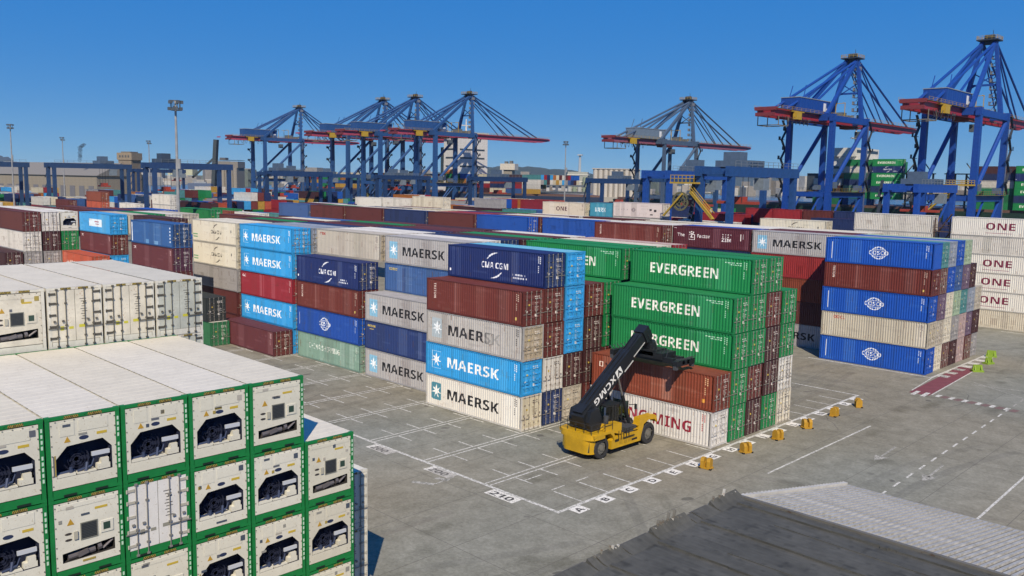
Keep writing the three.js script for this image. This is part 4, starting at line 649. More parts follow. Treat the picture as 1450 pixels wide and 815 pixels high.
{
  const u0 = 20.9, v1 = -15.55, u1 = 60, v2 = -7.2, y1 = 10.75, y2 = 9.15, t = thing('corrugated_roof_shed', 'shed with pale corrugated metal roof beside the dark flat roof', 'shed', P(u0, v1));
  const pt = (u, s, h = 0) => V(u - u0, y1 + (y2 - y1) * s + h, -(v2 - v1) * s);
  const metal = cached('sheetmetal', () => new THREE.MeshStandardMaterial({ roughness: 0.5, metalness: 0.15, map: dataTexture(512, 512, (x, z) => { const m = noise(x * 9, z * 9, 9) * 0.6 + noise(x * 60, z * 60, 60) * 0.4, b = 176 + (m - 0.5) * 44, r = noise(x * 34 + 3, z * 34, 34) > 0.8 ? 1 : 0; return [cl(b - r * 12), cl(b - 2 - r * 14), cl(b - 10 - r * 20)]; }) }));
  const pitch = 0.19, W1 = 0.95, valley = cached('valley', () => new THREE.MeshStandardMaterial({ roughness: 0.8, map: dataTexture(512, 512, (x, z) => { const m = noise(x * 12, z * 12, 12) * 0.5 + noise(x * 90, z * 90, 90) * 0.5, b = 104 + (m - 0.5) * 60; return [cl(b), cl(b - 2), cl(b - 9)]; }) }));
  for (let k = 0; k * W1 < u1 - u0; k++) {                            // each sheet is a piece of its own, lapped over the next, with pale raised ribs
    const a = u0 + k * W1, b = Math.min(u1, a + W1 + 0.04), lift = (k % 2) * 0.006, q = new MB();
    q.hexa([pt(a, 1, -0.02 + lift), pt(b, 1, -0.02 + lift), pt(b, 0, -0.02 + lift), pt(a, 0, -0.02 + lift), pt(a, 1, lift), pt(b, 1, lift), pt(b, 0, lift), pt(a, 0, lift)]);
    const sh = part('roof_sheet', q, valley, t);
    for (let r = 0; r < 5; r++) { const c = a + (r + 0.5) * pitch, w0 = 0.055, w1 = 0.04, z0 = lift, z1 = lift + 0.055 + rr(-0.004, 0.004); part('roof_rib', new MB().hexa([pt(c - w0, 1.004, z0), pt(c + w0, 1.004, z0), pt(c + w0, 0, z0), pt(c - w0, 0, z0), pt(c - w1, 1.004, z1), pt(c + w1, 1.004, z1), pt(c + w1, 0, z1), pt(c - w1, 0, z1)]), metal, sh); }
  }
  part('ridge_flashing', new MB().bar(pt(u0, -0.005, 0.05), pt(u1, -0.005, 0.05), 0.26, 0.02), paint('#55534c', 0.7), t);
  part('gutter', new MB().bar(pt(u0 - 0.1, 1.012, -0.02), pt(u1, 1.012, -0.02), 0.14, 0.1), paint('#9d9a90', 0.6), t);
  part('wall', new MB().hexa([pt(u0 + 0.1, 0.98).setY(0), pt(u1, 0.98).setY(0), pt(u1, 0.02).setY(0), pt(u0 + 0.1, 0.02).setY(0), pt(u0 + 0.1, 0.98, -0.06), pt(u1, 0.98, -0.06), pt(u1, 0.02, -0.06), pt(u0 + 0.1, 0.02, -0.06)]), paint('#a5a196', 0.9), t);
  const barge = new MB(), teeth = new MB(); barge.bar(pt(u0 - 0.06, 0, 0.06), pt(u0 - 0.06, 1, 0.06), 0.1, 0.16); for (let k = 0; k < 34; k++) teeth.box(-0.13, pt(u0, (k + 0.5) / 34).y + 0.1, pt(u0, (k + 0.5) / 34).z, 0.05, 0.1, 0.12);
  part('barge_board', barge, paint('#cfcdc4', 0.6), t); part('tile_edge', teeth, paint('#bdbab0', 0.7), t);
}
// ------------------------------------------------------------------ the reach stacker lifting over the ribbed white container
{
  const t = thing('reach_stacker', 'yellow reach stacker with raised black telescopic boom and spreader', 'reach stacker', P(-6.25, 12.9), 0);
  // local axes: x across (camera side +), f forward = -z
  const K = (x, y, f) => V(x, y, -f);
  const yel = paint('#cda31b', 0.45), blk = paint('#1d2126', 0.5), rub = plain('#2b2c2f', 0.9), gry = plain('#44474b', 0.6, 0.2), rim = plain('#6a6a66', 0.6, 0.2);
  const wheel = (x, f, r, w, out) => {
    const g = new MB(), n = 28, prof = [[-w / 2, r * 0.6], [-w / 2, r * 0.93], [-w * 0.36, r], [w * 0.36, r], [w / 2, r * 0.93], [w / 2, r * 0.6]];
    for (let i = 0; i < n; i++) for (let k = 0; k < 5; k++) { const q = (p, j) => K(x + p[0], r + p[1] * Math.sin(j / n * 6.28319) * 1, f + p[1] * Math.cos(j / n * 6.28319)); const s = k === 2 && i % 2 ? 0.965 : 1, a = [prof[k][0], prof[k][1] * s], b = [prof[k + 1][0], prof[k + 1][1] * s]; g.quad(q(a, i), q(a, i + 1), q(b, i + 1), q(b, i)); }
    const o = part('wheel', g, rub, t), h = new MB(); h.tube(K(x - w * 0.3, r, f), K(x + w * 0.3, r, f), r * 0.62, 20); part('rim', h, rim, o);
    const hub = new MB(); hub.tube(K(x + out * w * 0.28, r, f), K(x + out * (w * 0.42), r, f), r * 0.26, 12); for (let i = 0; i < 8; i++) hub.box(x + out * w * 0.32, r + r * 0.42 * Math.sin(i * 0.785), -(f + r * 0.42 * Math.cos(i * 0.785)), 0.08, 0.07, 0.07); part('hub', hub, plain('#7d7b74', 0.5, 0.3), o);
  };
  for (const x of [1.35, 0.65]) wheel(x, 3.0, 0.86, 0.55, 1); for (const x of [-1.35, -0.65]) wheel(x, 3.0, 0.86, 0.55, -1);
  wheel(1.25, -2.75, 0.84, 0.58, 1); wheel(-1.25, -2.75, 0.84, 0.58, -1);
  // chassis: long side beams, stepped up over the drive axle
  const side_ = (x0, x1) => new MB().prism([[-1.75, 0.55], [1.9, 0.5], [1.98, 0.9], [2.3, 1.75], [2.9, 1.98], [3.7, 1.9], [4.0, 1.6], [4.0, 2.1], [3.6, 2.3], [1.75, 2.3], [1.6, 1.35], [-1.5, 1.38], [-1.75, 1.2]], (f, y) => K(x0, y, f), (f, y) => K(x1, y, f));
  part('side_frame', side_(1.05, 1.65), yel, t); part('side_frame', side_(-1.65, -1.05), yel, t);
  part('chassis', new MB().span(-1.04, 1.04, 0.7, 1.3, 3.6, -3.7).span(-0.5, 0.5, 1.3, 1.6, 2.5, -2.5), gry, t);
  part('axle', new MB().tube(K(-1.5, 0.86, 3.0), K(1.5, 0.86, 3.0), 0.28, 10).tube(K(-1.2, 0.84, -2.75), K(1.2, 0.84, -2.75), 0.22, 10), gry, t);
  const mud = new MB(); mud.prism([[-3.85, 1.75], [-3.7, 1.85], [-2.0, 1.85], [-1.7, 1.6], [-1.5, 1.2], [-1.45, 1.5], [-1.6, 1.95], [-2.0, 2.02], [-3.9, 2.0]], (f, y) => K(0.7, y, f), (f, y) => K(1.72, y, f)); mud.prism([[-3.85, 1.75], [-3.7, 1.85], [-2.0, 1.85], [-1.7, 1.6], [-1.5, 1.2], [-1.45, 1.5], [-1.6, 1.95], [-2.0, 2.02], [-3.9, 2.0]], (f, y) => K(-1.72, y, f), (f, y) => K(-0.7, y, f));
  part('mudguard', mud, yel, t);
  // rounded counterweight at the back
  const cw = [], rad = 0.75; for (let i = 0; i <= 6; i++) { const a = Math.PI + i / 6 * Math.PI / 2; cw.push([-1.7 + rad + rad * Math.cos(a), -4.2 + rad + rad * Math.sin(a)]); } for (let i = 0; i <= 6; i++) { const a = Math.PI * 1.5 + i / 6 * Math.PI / 2; cw.push([1.7 - rad + rad * Math.cos(a), -4.2 + rad + rad * Math.sin(a)]); }
  const low = [...cw.map(([x, f]) => [x * 0.86, f]), [1.46, -3.55], [-1.46, -3.55]], top = [...cw, [1.7, -2.6], [-1.7, -2.6]];
  const cwt = part('counterweight', new MB().prism(low, (x, f) => K(x, 0.5, f + 0.12), (x, f) => K(x, 1.6, f)), yel, t);
  part('rear_deck', new MB().prism(top, (x, f) => K(x, 1.6, f), (x, f) => K(x, 2.06, f)), yel, t);
  part('hazard_stripes', new MB().bar(K(1.30, 1.05, -3.93), K(0.92, 1.05, -4.07), 0.02, 0.75).bar(K(-1.30, 1.05, -3.93), K(-0.92, 1.05, -4.07), 0.02, 0.75), HAZ, cwt);
  const vents = new MB(); for (let k = 0; k < 5; k++) vents.bar(K(-0.6, 0.8 + k * 0.14, -4.09), K(0.6, 0.8 + k * 0.14, -4.09), 0.02, 0.06); part('vent', vents, blk, cwt);
  const rail = new MB(); for (const x of [-1.5, 1.5]) { for (const f of [-4.0, -3.2, -2.4, -1.5]) rail.tube(K(x, 2.05, f), K(x, 2.75, f), 0.025, 5); for (const y of [2.42, 2.75]) rail.tube(K(x, y, -4.0), K(x, y, -1.5), 0.025, 5); } for (const y of [2.42, 2.75]) rail.tube(K(-1.5, y, -4.0), K(1.5, y, -4.0), 0.025, 5); for (const x of [-0.8, 0, 0.8]) rail.tube(K(x, 2.05, -4.0), K(x, 2.75, -4.0), 0.025, 5);
  part('railing', rail, plain('#2a2b2c', 0.6), t);
  part('engine_hood', new MB().prism([[-2.4, 2.05], [-0.3, 1.4], [-0.3, 2.3], [-2.2, 2.5]], (f, y) => K(0.45, y, f), (f, y) => K(1.45, y, f)), yel, t);
  part('fuel_tank', new MB().span(0.7, 1.5, 1.38, 1.8, -0.2, -1.5), gry, t);
  const hoses = new MB(); for (let k = 0; k < 9; k++) { const f = -1.2 + k * 0.33; hoses.tube(K(0.9 + rr(-0.2, 0.5), 1.4, f), K(0.7 + rr(-0.2, 0.5), 1.7 + rr(0, 0.5), f + rr(-0.4, 0.4)), 0.05, 5); } part('hoses', hoses, plain('#36353a', 0.7), t);
  part('steps', new MB().span(1.05, 1.62, 1.5, 1.55, -1.1, -1.6).span(1.05, 1.62, 1.75, 1.8, -1.5, -2.0).span(1.05, 1.6, 2.0, 2.05, -1.9, -2.4), yel, t);
  // cab under the boom
  const cab = part('cab', new MB().span(-0.75, 0.75, 3.55, 3.66, -0.3, 1.45).span(-0.78, 0.78, 1.65, 2.15, -0.3, 1.45), blk, t);
  const posts = new MB(); for (const x of [-0.72, 0.72]) for (const f of [-0.25, 0.6, 1.38]) posts.tube(K(x, 2.1, f), K(x, 3.6, f), 0.045, 6); part('cab_frame', posts, blk, cab);
  const glass = cached('glass', () => new THREE.MeshPhysicalMaterial({ color: '#8fa09c', transmission: 1, roughness: 0.05, thickness: 0, ior: 1.45 }));
  part('window', new MB().span(0.725, 0.73, 2.15, 3.55, -0.25, 1.38), glass, cab); part('window', new MB().span(-0.73, -0.725, 2.15, 3.55, -0.25, 1.38), glass, cab); part('windscreen', new MB().span(-0.72, 0.72, 2.15, 3.55, -1.4, -1.395), glass, cab);
  part('seat', new MB().span(-0.3, 0.3, 2.1, 2.5, -0.2, -0.75).span(-0.3, 0.3, 2.5, 3.2, -0.1, -0.25), plain('#3b3a3a'), cab);
  // boom pivot towers and boom
  for (const [xa, xb] of [[-1.0, -0.62], [0.62, 1.0]]) part('boom_support', new MB().prism([[-3.4, 2.0], [-1.7, 1.3], [-2.0, 2.6], [-2.6, 3.75], [-3.5, 3.6], [-3.7, 2.8]], (f, y) => K(xa, y, f), (f, y) => K(xb, y, f)), blk, t);
  const b0 = K(0, 3.35, -3.2), b1 = K(0, 8.55, 4.1), dir = V(0, 0, 0).copy(b1).sub(b0).normalize(), at = (s, n = 0, x = 0) => b0.clone().addScaledVector(dir, s).addScaledVector(V(0, dir.z * -1, dir.y), -n).add(V(x, 0, 0)), LB = b1.distanceTo(b0);
  const nn = V(0, -dir.z, dir.y);                                   // perpendicular to the boom, up and back
  const boom = part('boom', new MB().bar(at(-0.5), at(6.4), 0.9, 1.12, nn).prism([[-0.9, -1.0], [0.4, -1.2], [0.6, 0.6], [-0.7, 0.55]], (s, n) => b0.clone().addScaledVector(dir, s).addScaledVector(nn, n * 0.6).add(V(-0.6, 0, 0)), (s, n) => b0.clone().addScaledVector(dir, s).addScaledVector(nn, n * 0.6).add(V(0.6, 0, 0))), blk, t);
  part('inner_boom', new MB().bar(at(6.2), at(LB), 0.72, 0.9, nn), blk, t);
  part('boom_head', new MB().bar(at(LB - 0.5), at(LB + 0.35), 0.95, 1.15, nn).bar(at(LB + 0.1), K(-0.2, 7.5, 4.7), 0.9, 0.8), blk, t);
  const logo = canvasTexture(512, 96, (g, w, h) => { g.fillStyle = '#1d2126'; g.fillRect(0, 0, w, h); g.fillStyle = '#dfe0da'; roundRect(g, 12, 4, 92, 88, 8); g.fillStyle = '#1d2126'; g.beginPath(); g.moveTo(22, 18); g.lineTo(56, 82); g.lineTo(92, 18); g.lineTo(78, 14); g.lineTo(56, 40); g.lineTo(36, 14); g.fill(); text(g, 'XCMG', 124, 50, 96, '#e2e2dc', 1.32); });
  { const q = new MB(), c = (s, n) => b0.clone().addScaledVector(dir, s).addScaledVector(nn, n).add(V(0.4535, 0, 0)); q.quad(c(4.95, 0.36), c(0.75, 0.36), c(0.75, -0.36), c(4.95, -0.36), [0, 0], [1, 0], [1, 1], [0, 1]); part('lettering', q, new THREE.MeshStandardMaterial({ map: logo, roughness: 0.5 }), boom); }
  part('boom_stripe', new MB().bar(at(5.0, 0, 0.46).addScaledVector(nn, -0.46), at(6.3, 0, 0.46).addScaledVector(nn, -0.46), 0.03, 0.09, nn).bar(at(6.6, 0, 0.37).addScaledVector(nn, -0.36), at(8.3, 0, 0.37).addScaledVector(nn, -0.36), 0.03, 0.07, nn), plain('#b9bab6'), boom);
  for (const x of [-0.75, 0.75]) { const c = part('lift_cylinder', new MB().tube(K(x, 1.45, 1.7), K(x, 4.2, 0.55), 0.15, 12), blk, t); part('piston_rod', new MB().tube(K(x, 4.2, 0.55), K(x, 5.6, -0.02), 0.09, 10), plain('#9a9a98', 0.25, 0.8), c); }
  // spreader over the container
  const F0 = 5.15, X0 = 0.1;                                         // spreader centre
  part('rotator', new MB().tube(K(X0, 6.95, F0), K(X0 - 0.1, 7.7, F0 - 0.3), 0.55, 14).box(X0, 7.0, -F0, 1.6, 0.4, 1.9), blk, t);
  part('spreader_beam', new MB().box(X0, 6.6, -F0 + 0.58, 5.2, 0.42, 0.42).box(X0, 6.6, -F0 - 0.58, 5.2, 0.42, 0.42).box(X0, 6.85, -F0, 3.4, 0.5, 1.9), blk, t);
  for (const q of [-1, 1]) {
    part('telescopic_arm', new MB().box(X0 + q * 2.7, 6.58, -F0 + 0.32, 1.2, 0.28, 0.3).box(X0 + q * 2.7, 6.58, -F0 - 0.32, 1.2, 0.28, 0.3), plain('#34373d', 0.5, 0.3), t);
    const e = part('end_beam', new MB().box(X0 + q * 3.1, 6.55, -F0, 0.4, 0.42, 2.5), blk, t); for (const f of [-1.12, 1.12]) part('twist_lock', new MB().box(X0 + q * 3.1, 6.22, -F0 + f, 0.3, 0.3, 0.3), plain('#55585c', 0.5, 0.4), e);
    const lg = new MB(); for (let k = 0; k < 5; k++) lg.bar(V(X0 + q * 3.0, 6.7, -F0 + 1.1 - k * 0.5), V(X0 + q * 3.55, 7.05, -F0 + 1.0 - k * 0.5), 0.05, 0.05); tag(part('guide_rods', lg, plain('#3a3d42', 0.6), t), null, null, null, 'stuff');
  }
  const bits = new MB(); for (let k = 0; k < 12; k++) bits.bar(K(-1.9 + k * 0.36, 6.8, F0 - 0.8), K(-1.7 + k * 0.34, 7.3 + (k % 3) * 0.1, F0 - 0.5), 0.05, 0.05); part('hose_bundle', bits, plain('#2e3134', 0.6), t);
  for (const s of [-1, 1]) { const hz = new MB(); for (let k = 0; k < 7; k++) { const q = (d) => b0.clone().addScaledVector(dir, 0.4 + (k + d) * 1.1).addScaledVector(nn, 0.58 + 0.05 * Math.sin(k * 2 + d)).add(V(s * 0.22, 0, 0)); hz.bar(q(0), q(1), 0.07, 0.07); } part('hydraulic_line', hz, plain('#121417', 0.6), boom); }
  const grl = new MB(); for (let k = 0; k < 6; k++) grl.box(1.655, 0.85 + (k % 2) * 0.28, 0.6 - Math.floor(k / 2) * 0.55, 0.02, 0.22, 0.4); part('access_panel', grl, paint('#b58f1a', 0.5), t);
  part('chassis_marks', new MB().box(1.656, 0.82, -1.1, 0.01, 0.16, 0.7).box(1.656, 1.12, 1.1, 0.01, 0.2, 0.5), plain('#1f1d18', 0.6), t);
  part('air_filter', new MB().tube(K(1.15, 2.35, -1.9), K(1.15, 3.05, -1.9), 0.2, 12), gry, t); part('exhaust', new MB().tube(K(-1.1, 2.2, -1.7), K(-1.1, 3.5, -1.7), 0.12, 10), plain('#5a5652', 0.5, 0.4), t);
  part('mirror', new MB().bar(V(0.8, 3.3, -1.4), V(1.25, 3.35, -1.6), 0.05, 0.05).box(1.28, 3.2, -1.62, 0.2, 0.42, 0.08), plain('#26282b', 0.4), cab);
  const led = new MB(); led.span(1.66, 1.75, 1.15, 1.2, -1.0, 0.4); for (let k = 0; k < 5; k++) led.box(1.72, 1.5, -0.9 + k * 0.32 + 0.6, 0.04, 0.7, 0.04); led.span(1.7, 1.74, 1.83, 1.87, -1.0, 0.4); part('side_rail', led, plain('#232425', 0.6), t);
  part('headlight', new MB().box(1.35, 2.36, -3.55, 0.22, 0.2, 0.12).box(-1.35, 2.36, -3.55, 0.22, 0.2, 0.12), plain('#c9c6b8', 0.3), t);
}
// ------------------------------------------------------------------ yellow guards along the row letters, lime barriers by the far block
{
  const make = (u, v, turn, label) => {
    const t = thing('corner_guard', label, 'guard', P(u, v), turn, 'yellow guards along the lettered line');
    t.scale.setScalar(0.78); const y = paint('#bb8f22', 0.7);
    part('base_plate', new MB().box(0, 0.1, 0, 1.15, 0.14, 0.75), y, t);
    for (const s of [-1, 1]) part('guard_plate', new MB().prism([[-0.36, 0.17], [0.36, 0.17], [0.36, 0.75], [0.22, 1.02], [-0.22, 1.02], [-0.36, 0.75]], (a, b) => V(s * 0.3 - 0.17, b, a), (a, b) => V(s * 0.3 + 0.17, b, a)), y, t);
    part('rib', new MB().box(0, 0.42, 0, 0.24, 0.46, 0.3), y, t);
    for (const x of [-0.52, 0.52]) part('rubber_foot', new MB().box(x, 0.07, 0.3, 0.2, 0.14, 0.24), plain('#1e1e1e', 0.9), t);
  };
  const w = ['nearest the stacker, beside letter F', 'second from the stacker', 'third from the stacker', 'fourth from the stacker', 'fifth from the stacker', 'farthest along, at the corner of the painted block'];
  [[1.75, 14.2, 0.15], [1.8, 19.7, 1.2], [1.8, 24.8, 1.35], [1.9, 29.7, 0.9], [1.8, 35.3, 1.6], [1.9, 40.2, 2.2]].forEach(([u, v, a], i) => make(u, v, a, `yellow steel guard ${w[i]}`));
  const lime = (u, v, turn, label) => {
    const t = thing('lime_barrier', label, 'barrier', P(u, v), turn, 'lime barriers by the right block'), m = paint('#86a631', 0.7); t.scale.setScalar(0.8);
    part('barrier_foot', new MB().box(0, 0.12, 0, 1.5, 0.24, 0.9), m, t);
    part('barrier_panel', new MB().prism([[-0.7, 0.24], [0.7, 0.24], [0.6, 1.0], [-0.6, 1.0]], (a, b) => V(a, b, 0.1), (a, b) => V(a, b, -0.1)), m, t);
    for (const s of [-1, 1]) part('brace', new MB().bar(V(s * 0.45, 0.22, 0.38), V(s * 0.4, 0.85, 0.1), 0.12, 0.08), m, t);
  };
  lime(2.9, 77, 0.3, 'lime green barrier at the far corner of the right block'); lime(4.0, 72, 1.2, 'lime green barrier farthest out on the road'); lime(4.5, 66.2, 0.7, 'lime green barrier at the end of the red walkway');
}
// ------------------------------------------------------------------ ship to shore gantry cranes on the quay (local: x along the quay, -z out over the water, origin under the landside rail)
const CR = { blue: '#15459a', dblue: '#173a78', steel: '#2f557f', red: '#9a2b38', pink: '#b04a63', yel: '#b99a2e', grey: '#6d7784' };
const Q = (x, y, v) => V(x, y, -v);
function gantryCrane(o) {
  const t = thing('gantry_crane', o.label, 'container crane', P(o.u, 270 + (o.dv ?? 0)), 0, 'ship to shore cranes along the quay');
  t.scale.setScalar(o.s ?? 1);
  const leg = paint(o.leg, 0.5), girder = paint(o.girder, 0.5), house = paint(o.house ?? o.leg, 0.5), yel = paint(CR.yel, 0.6), dk = paint('#2c3542', 0.6);
  const X = 8.5, gy = 46, lw = o.lw ?? 2.1;
  for (const v of [0, 30]) for (const x of [-X, X]) part('leg', new MB().bar(Q(x, 2.6, v), Q(x, gy, v), lw, lw * 0.85, V(1, 0, 0), lw * 0.75, lw * 0.7), leg, t);
  for (const v of [0, 30]) { part('sill_beam', new MB().box(0, 4.2, -v, 2 * X + 3, 1.7, 1.5), leg, t); for (const x of [-X, X]) { const b = new MB(); for (let k = 0; k < 4; k++) { b.box(x - 3 + k * 2, 1.35, -v, 1.7, 1.5, 1.1); } for (let k = 0; k < 8; k++) b.tube(V(x - 3.5 + k, 0.4, -v - 0.25), V(x - 3.5 + k, 0.4, -v + 0.25), 0.4, 8); part('bogie', b, dk, t); } }
  for (const x of [-X, X]) {
    part('portal_beam', new MB().bar(Q(x, 17.5, 0), Q(x, 17.5, 30), 1.4, 2.0), leg, t);
    part('diagonal_brace', new MB().tube(Q(x, 19, 0.6), Q(x, gy - 2, 29), 0.8, 8), leg, t);
    part('lower_brace', new MB().tube(Q(x, 16.6, 29.4), Q(x, 5.2, 17), 0.4, 6), leg, t);
    part('lower_brace', new MB().tube(Q(x, 18, 13), Q(x, 5.2, 1), 0.4, 6), leg, t);
    part('top_beam', new MB().bar(Q(x, gy, -1.5), Q(x, gy, 31.5), 1.5, 2.2), leg, t);
  }
  for (const v of [0, 30]) { part('cross_beam', new MB().box(0, gy + 0.4, -v, 2 * X + 2, 2.4, 1.7), leg, t); part('cross_beam', new MB().box(0, 17.5, -v, 2 * X, 1.6, 1.2), leg, t); }
  // fixed girder over the yard and the boom over the water
  for (const x of [-2.6, 2.6]) { part('girder', new MB().bar(Q(x, gy + 0.2, o.tail ?? -35), Q(x, gy + 0.2, 33), 1.4, 2.7), girder, t); part('boom', new MB().bar(Q(x, gy + 0.2, 33.2), Q(x, gy + 0.2, (o.tip ?? 90) - 8), 1.3, 2.6).bar(Q(x, gy + 0.2, (o.tip ?? 90) - 8), Q(x, gy + 0.7, o.tip ?? 90), 1.3, 2.6, V(0, 1, 0), 1, 1.2), girder, t); }
  const lights = new MB(); for (let k = 0; k < 8; k++) lights.box((k % 2 ? 1 : -1) * 3.6, gy - 1.3, -(-20 + k * 11), 0.8, 0.5, 0.5); tag(part('floodlights', lights, paint('#5c6064', 0.4), t), null, null, null, 'stuff');
  for (const x of [-X, X]) part('equipment_box', new MB().box(x, 21.2, -3, 2.6, 2.4, 3).box(x, 20.2, -26, 2.2, 2.0, 3), paint('#5b6a7d', 0.5), t);
  const ld = new MB(); for (let k = 0; k < 40; k++) ld.box(X + lw * 0.55, 5 + k, -29.4, 0.08, 0.08, 0.7); for (const e of [-0.35, 0.35]) ld.box(X + lw * 0.55, 24.5, -29.4 + e, 0.08, 40, 0.08); tag(part('ladder', ld, paint('#8b8f92', 0.5), t), null, null, null, 'stuff');
  const ties = new MB(); for (let v = -30; v < (o.tip ?? 90); v += 8) if (Math.abs(v - 33) > 3) ties.box(0, gy + 0.2, -v, 4, 0.7, 0.6); part('girder_ties', ties, girder, t);
  part('tail_frame', new MB().box(0, gy + 1.4, -(o.tail ?? -35), 8, 1.2, 1.6).box(0, gy - 0.6, -(o.tail ?? -35) + 0.5, 7, 1.2, 1), paint('#7e3034', 0.6), t);
  // walkways and rails
  const walk = new MB(), rail = new MB(), tip = o.tip ?? 90, tl = o.tail ?? -35;
  for (const x of [-4.1, 4.1]) { walk.bar(Q(x, gy + 1.5, tl), Q(x, gy + 1.5, tip - 2), 1.0, 0.12); for (const h of [0.55, 1.1]) rail.bar(Q(x + Math.sign(x) * 0.45, gy + 1.5 + h, tl), Q(x + Math.sign(x) * 0.45, gy + 1.5 + h, tip - 2), 0.07, 0.07); for (let v = tl; v < tip - 2; v += 3.5) rail.box(x + Math.sign(x) * 0.45, gy + 2.05, -v, 0.07, 1.1, 0.07); }
  part('walkway', walk, paint('#7d6a3a', 0.7), t); part('railing', rail, yel, t);
  // machinery house, apex frame and stays
  const hz = o.hz ?? 0, hs = part('machinery_house', new MB().box(0, gy + 3.9, 5 - hz, 7.2, 5.4, 25), house, t);
  part('house_roof', new MB().box(0, gy + 6.7, 5 - hz, 7.6, 0.25, 25.4), paint('#8d97a2', 0.7), hs);
  part('emblem', new MB().box(3.63, gy + 4.3, -3.0 - hz, 0.04, 3.0, 2.2).box(3.63, gy + 3.6, -5.4 - hz, 0.04, 0.8, 2.4), plain('#cfd4d8'), hs);
  const ribs = new MB(); for (let k = 0; k < 12; k++) ribs.box(3.62, gy + 3.9, -5.9 - hz + k * 2.1, 0.06, 5.2, 0.14); part('house_ribs', ribs, house, hs);
  const apex = gy + (o.apex ?? 24), av = 33;
  for (const x of [-1, 1]) {
    part('apex_leg', new MB().bar(Q(x * 6.5, gy + 1.4, 30), Q(x * 2.2, apex, av), 1.6, 1.5, V(1, 0, 0), 1.1, 1.1), leg, t);
    part('back_leg', new MB().bar(Q(x * 5.5, gy + 1.4, 1), Q(x * 2.0, apex - 0.5, av - 0.8), 1.3, 1.3), leg, t);
    part('stay', new MB().tube(Q(x * 2.2, apex - 0.4, av + 0.5), Q(x * 2.6, gy + 1.6, tip - 12), 0.42, 6), leg, t);
    part('stay', new MB().tube(Q(x * 2.2, apex - 0.8, av + 0.5), Q(x * 2.6, gy + 1.6, (tip - 33) * 0.52 + 33), 0.34, 6), leg, t);
    part('stay', new MB().tube(Q(x * 2.2, apex - 1.2, av + 0.4), Q(x * 2.6, gy + 1.6, (tip - 33) * 0.4 + 33), 0.26, 6), leg, t);
    part('back_stay', new MB().tube(Q(x * 2.1, apex - 0.4, av - 0.6), Q(x * 2.8, gy + 1.6, tl + 9), 0.5, 6), leg, t);
    part('back_stay', new MB().tube(Q(x * 2.1, apex - 0.9, av - 0.6), Q(x * 2.8, gy + 1.6, tl + 24), 0.46, 6), leg, t);
    part('stay_post', new MB().tube(Q(x * 2.8, gy + 6.7, tl + 22), Q(x * 2.6, gy + 11.5, tl + 24), 0.16, 5), leg, t);
  }
  part('apex_platform', new MB().box(0, apex + 0.4, -av, 7, 0.4, 6.5).box(0, apex - 0.2, -av, 5.4, 1.6, 2.2), dk, t);
  const ar = new MB(); for (const s of [-1, 1]) { for (const h of [0.6, 1.2]) { ar.box(s * 3.4, apex + 0.6 + h, -av, 0.1, 0.1, 6.5); ar.box(0, apex + 0.6 + h, -av + s * 3.2, 6.8, 0.1, 0.1); } for (let k = -2; k <= 2; k++) { ar.box(s * 3.4, apex + 1.2, -av + k * 1.6, 0.1, 1.2, 0.1); ar.box(k * 1.6, apex + 1.2, -av + s * 3.2, 0.1, 1.2, 0.1); } } part('apex_railing', ar, yel, t);
  part('sheaves', new MB().tube(V(-1.6, apex + 1.6, -av), V(1.6, apex + 1.6, -av), 0.9, 10).tube(V(1, apex + 1.6, -av), V(1, apex + 4, -av), 0.1, 5), dk, t);
  // apex ladder tower, hoist platform, trolley with cab
  const lad = new MB(); for (let k = 0; k < 8; k++) { const y = gy + 2 + k * 2.75; lad.box(3.2 - k * 0.12, y, -(31.4 + k * 0.25), 2.2, 0.15, 2.4); lad.bar(Q(2.2 - k * 0.12, y, 30.4 + k * 0.25), Q(4.1 - k * 0.12, y + 2.7, 31.9 + k * 0.25), 0.5, 0.12); for (const e of [-1, 1]) lad.box(3.2 + e * 1.05 - k * 0.12, y + 0.7, -(31.4 + k * 0.25), 0.08, 1.3, 2.3); } part('ladder_tower', lad, paint('#7b7f86', 0.6), t);
  const st = new MB(); for (let k = 0; k < 11; k++) { const y = 5 + k * 3.7, s = k % 2 ? 1 : -1; st.box(-X - 2.3, y, s * 1.8, 1.9, 0.16, 1.5); st.bar(V(-X - 2.3, y, s * 1.6), V(-X - 2.3, y + 3.7, -s * 1.6), 0.9, 0.18); st.box(-X - 3.2, y + 0.7, s * 1.6, 0.08, 1.3, 1.6); } part('stair_tower', st, dk, t);
  const tr = part('trolley', new MB().box(0, gy - 1.6, -(o.trolley ?? 12), 5.6, 1.0, 6).box(0, gy - 0.8, -(o.trolley ?? 12), 4.4, 0.9, 7), paint('#7c4034', 0.6), t);
  part('operator_cab', new MB().box(2.2, gy - 4.2, -(o.trolley ?? 12) - 4.2, 2.2, 2.6, 2.6), paint('#59626c', 0.5), tr);
  part('festoon', (() => { const b = new MB(); for (let k = 0; k < 7; k++) { const v = tl + 3 + k * 3; b.tube(Q(4.9, gy - 1, v), Q(4.9, gy - 3.6, v + 1.2), 0.09, 5).tube(Q(4.9, gy - 3.6, v + 1.2), Q(4.9, gy - 1, v + 2.6), 0.09, 5); } return b; })(), dk, t);
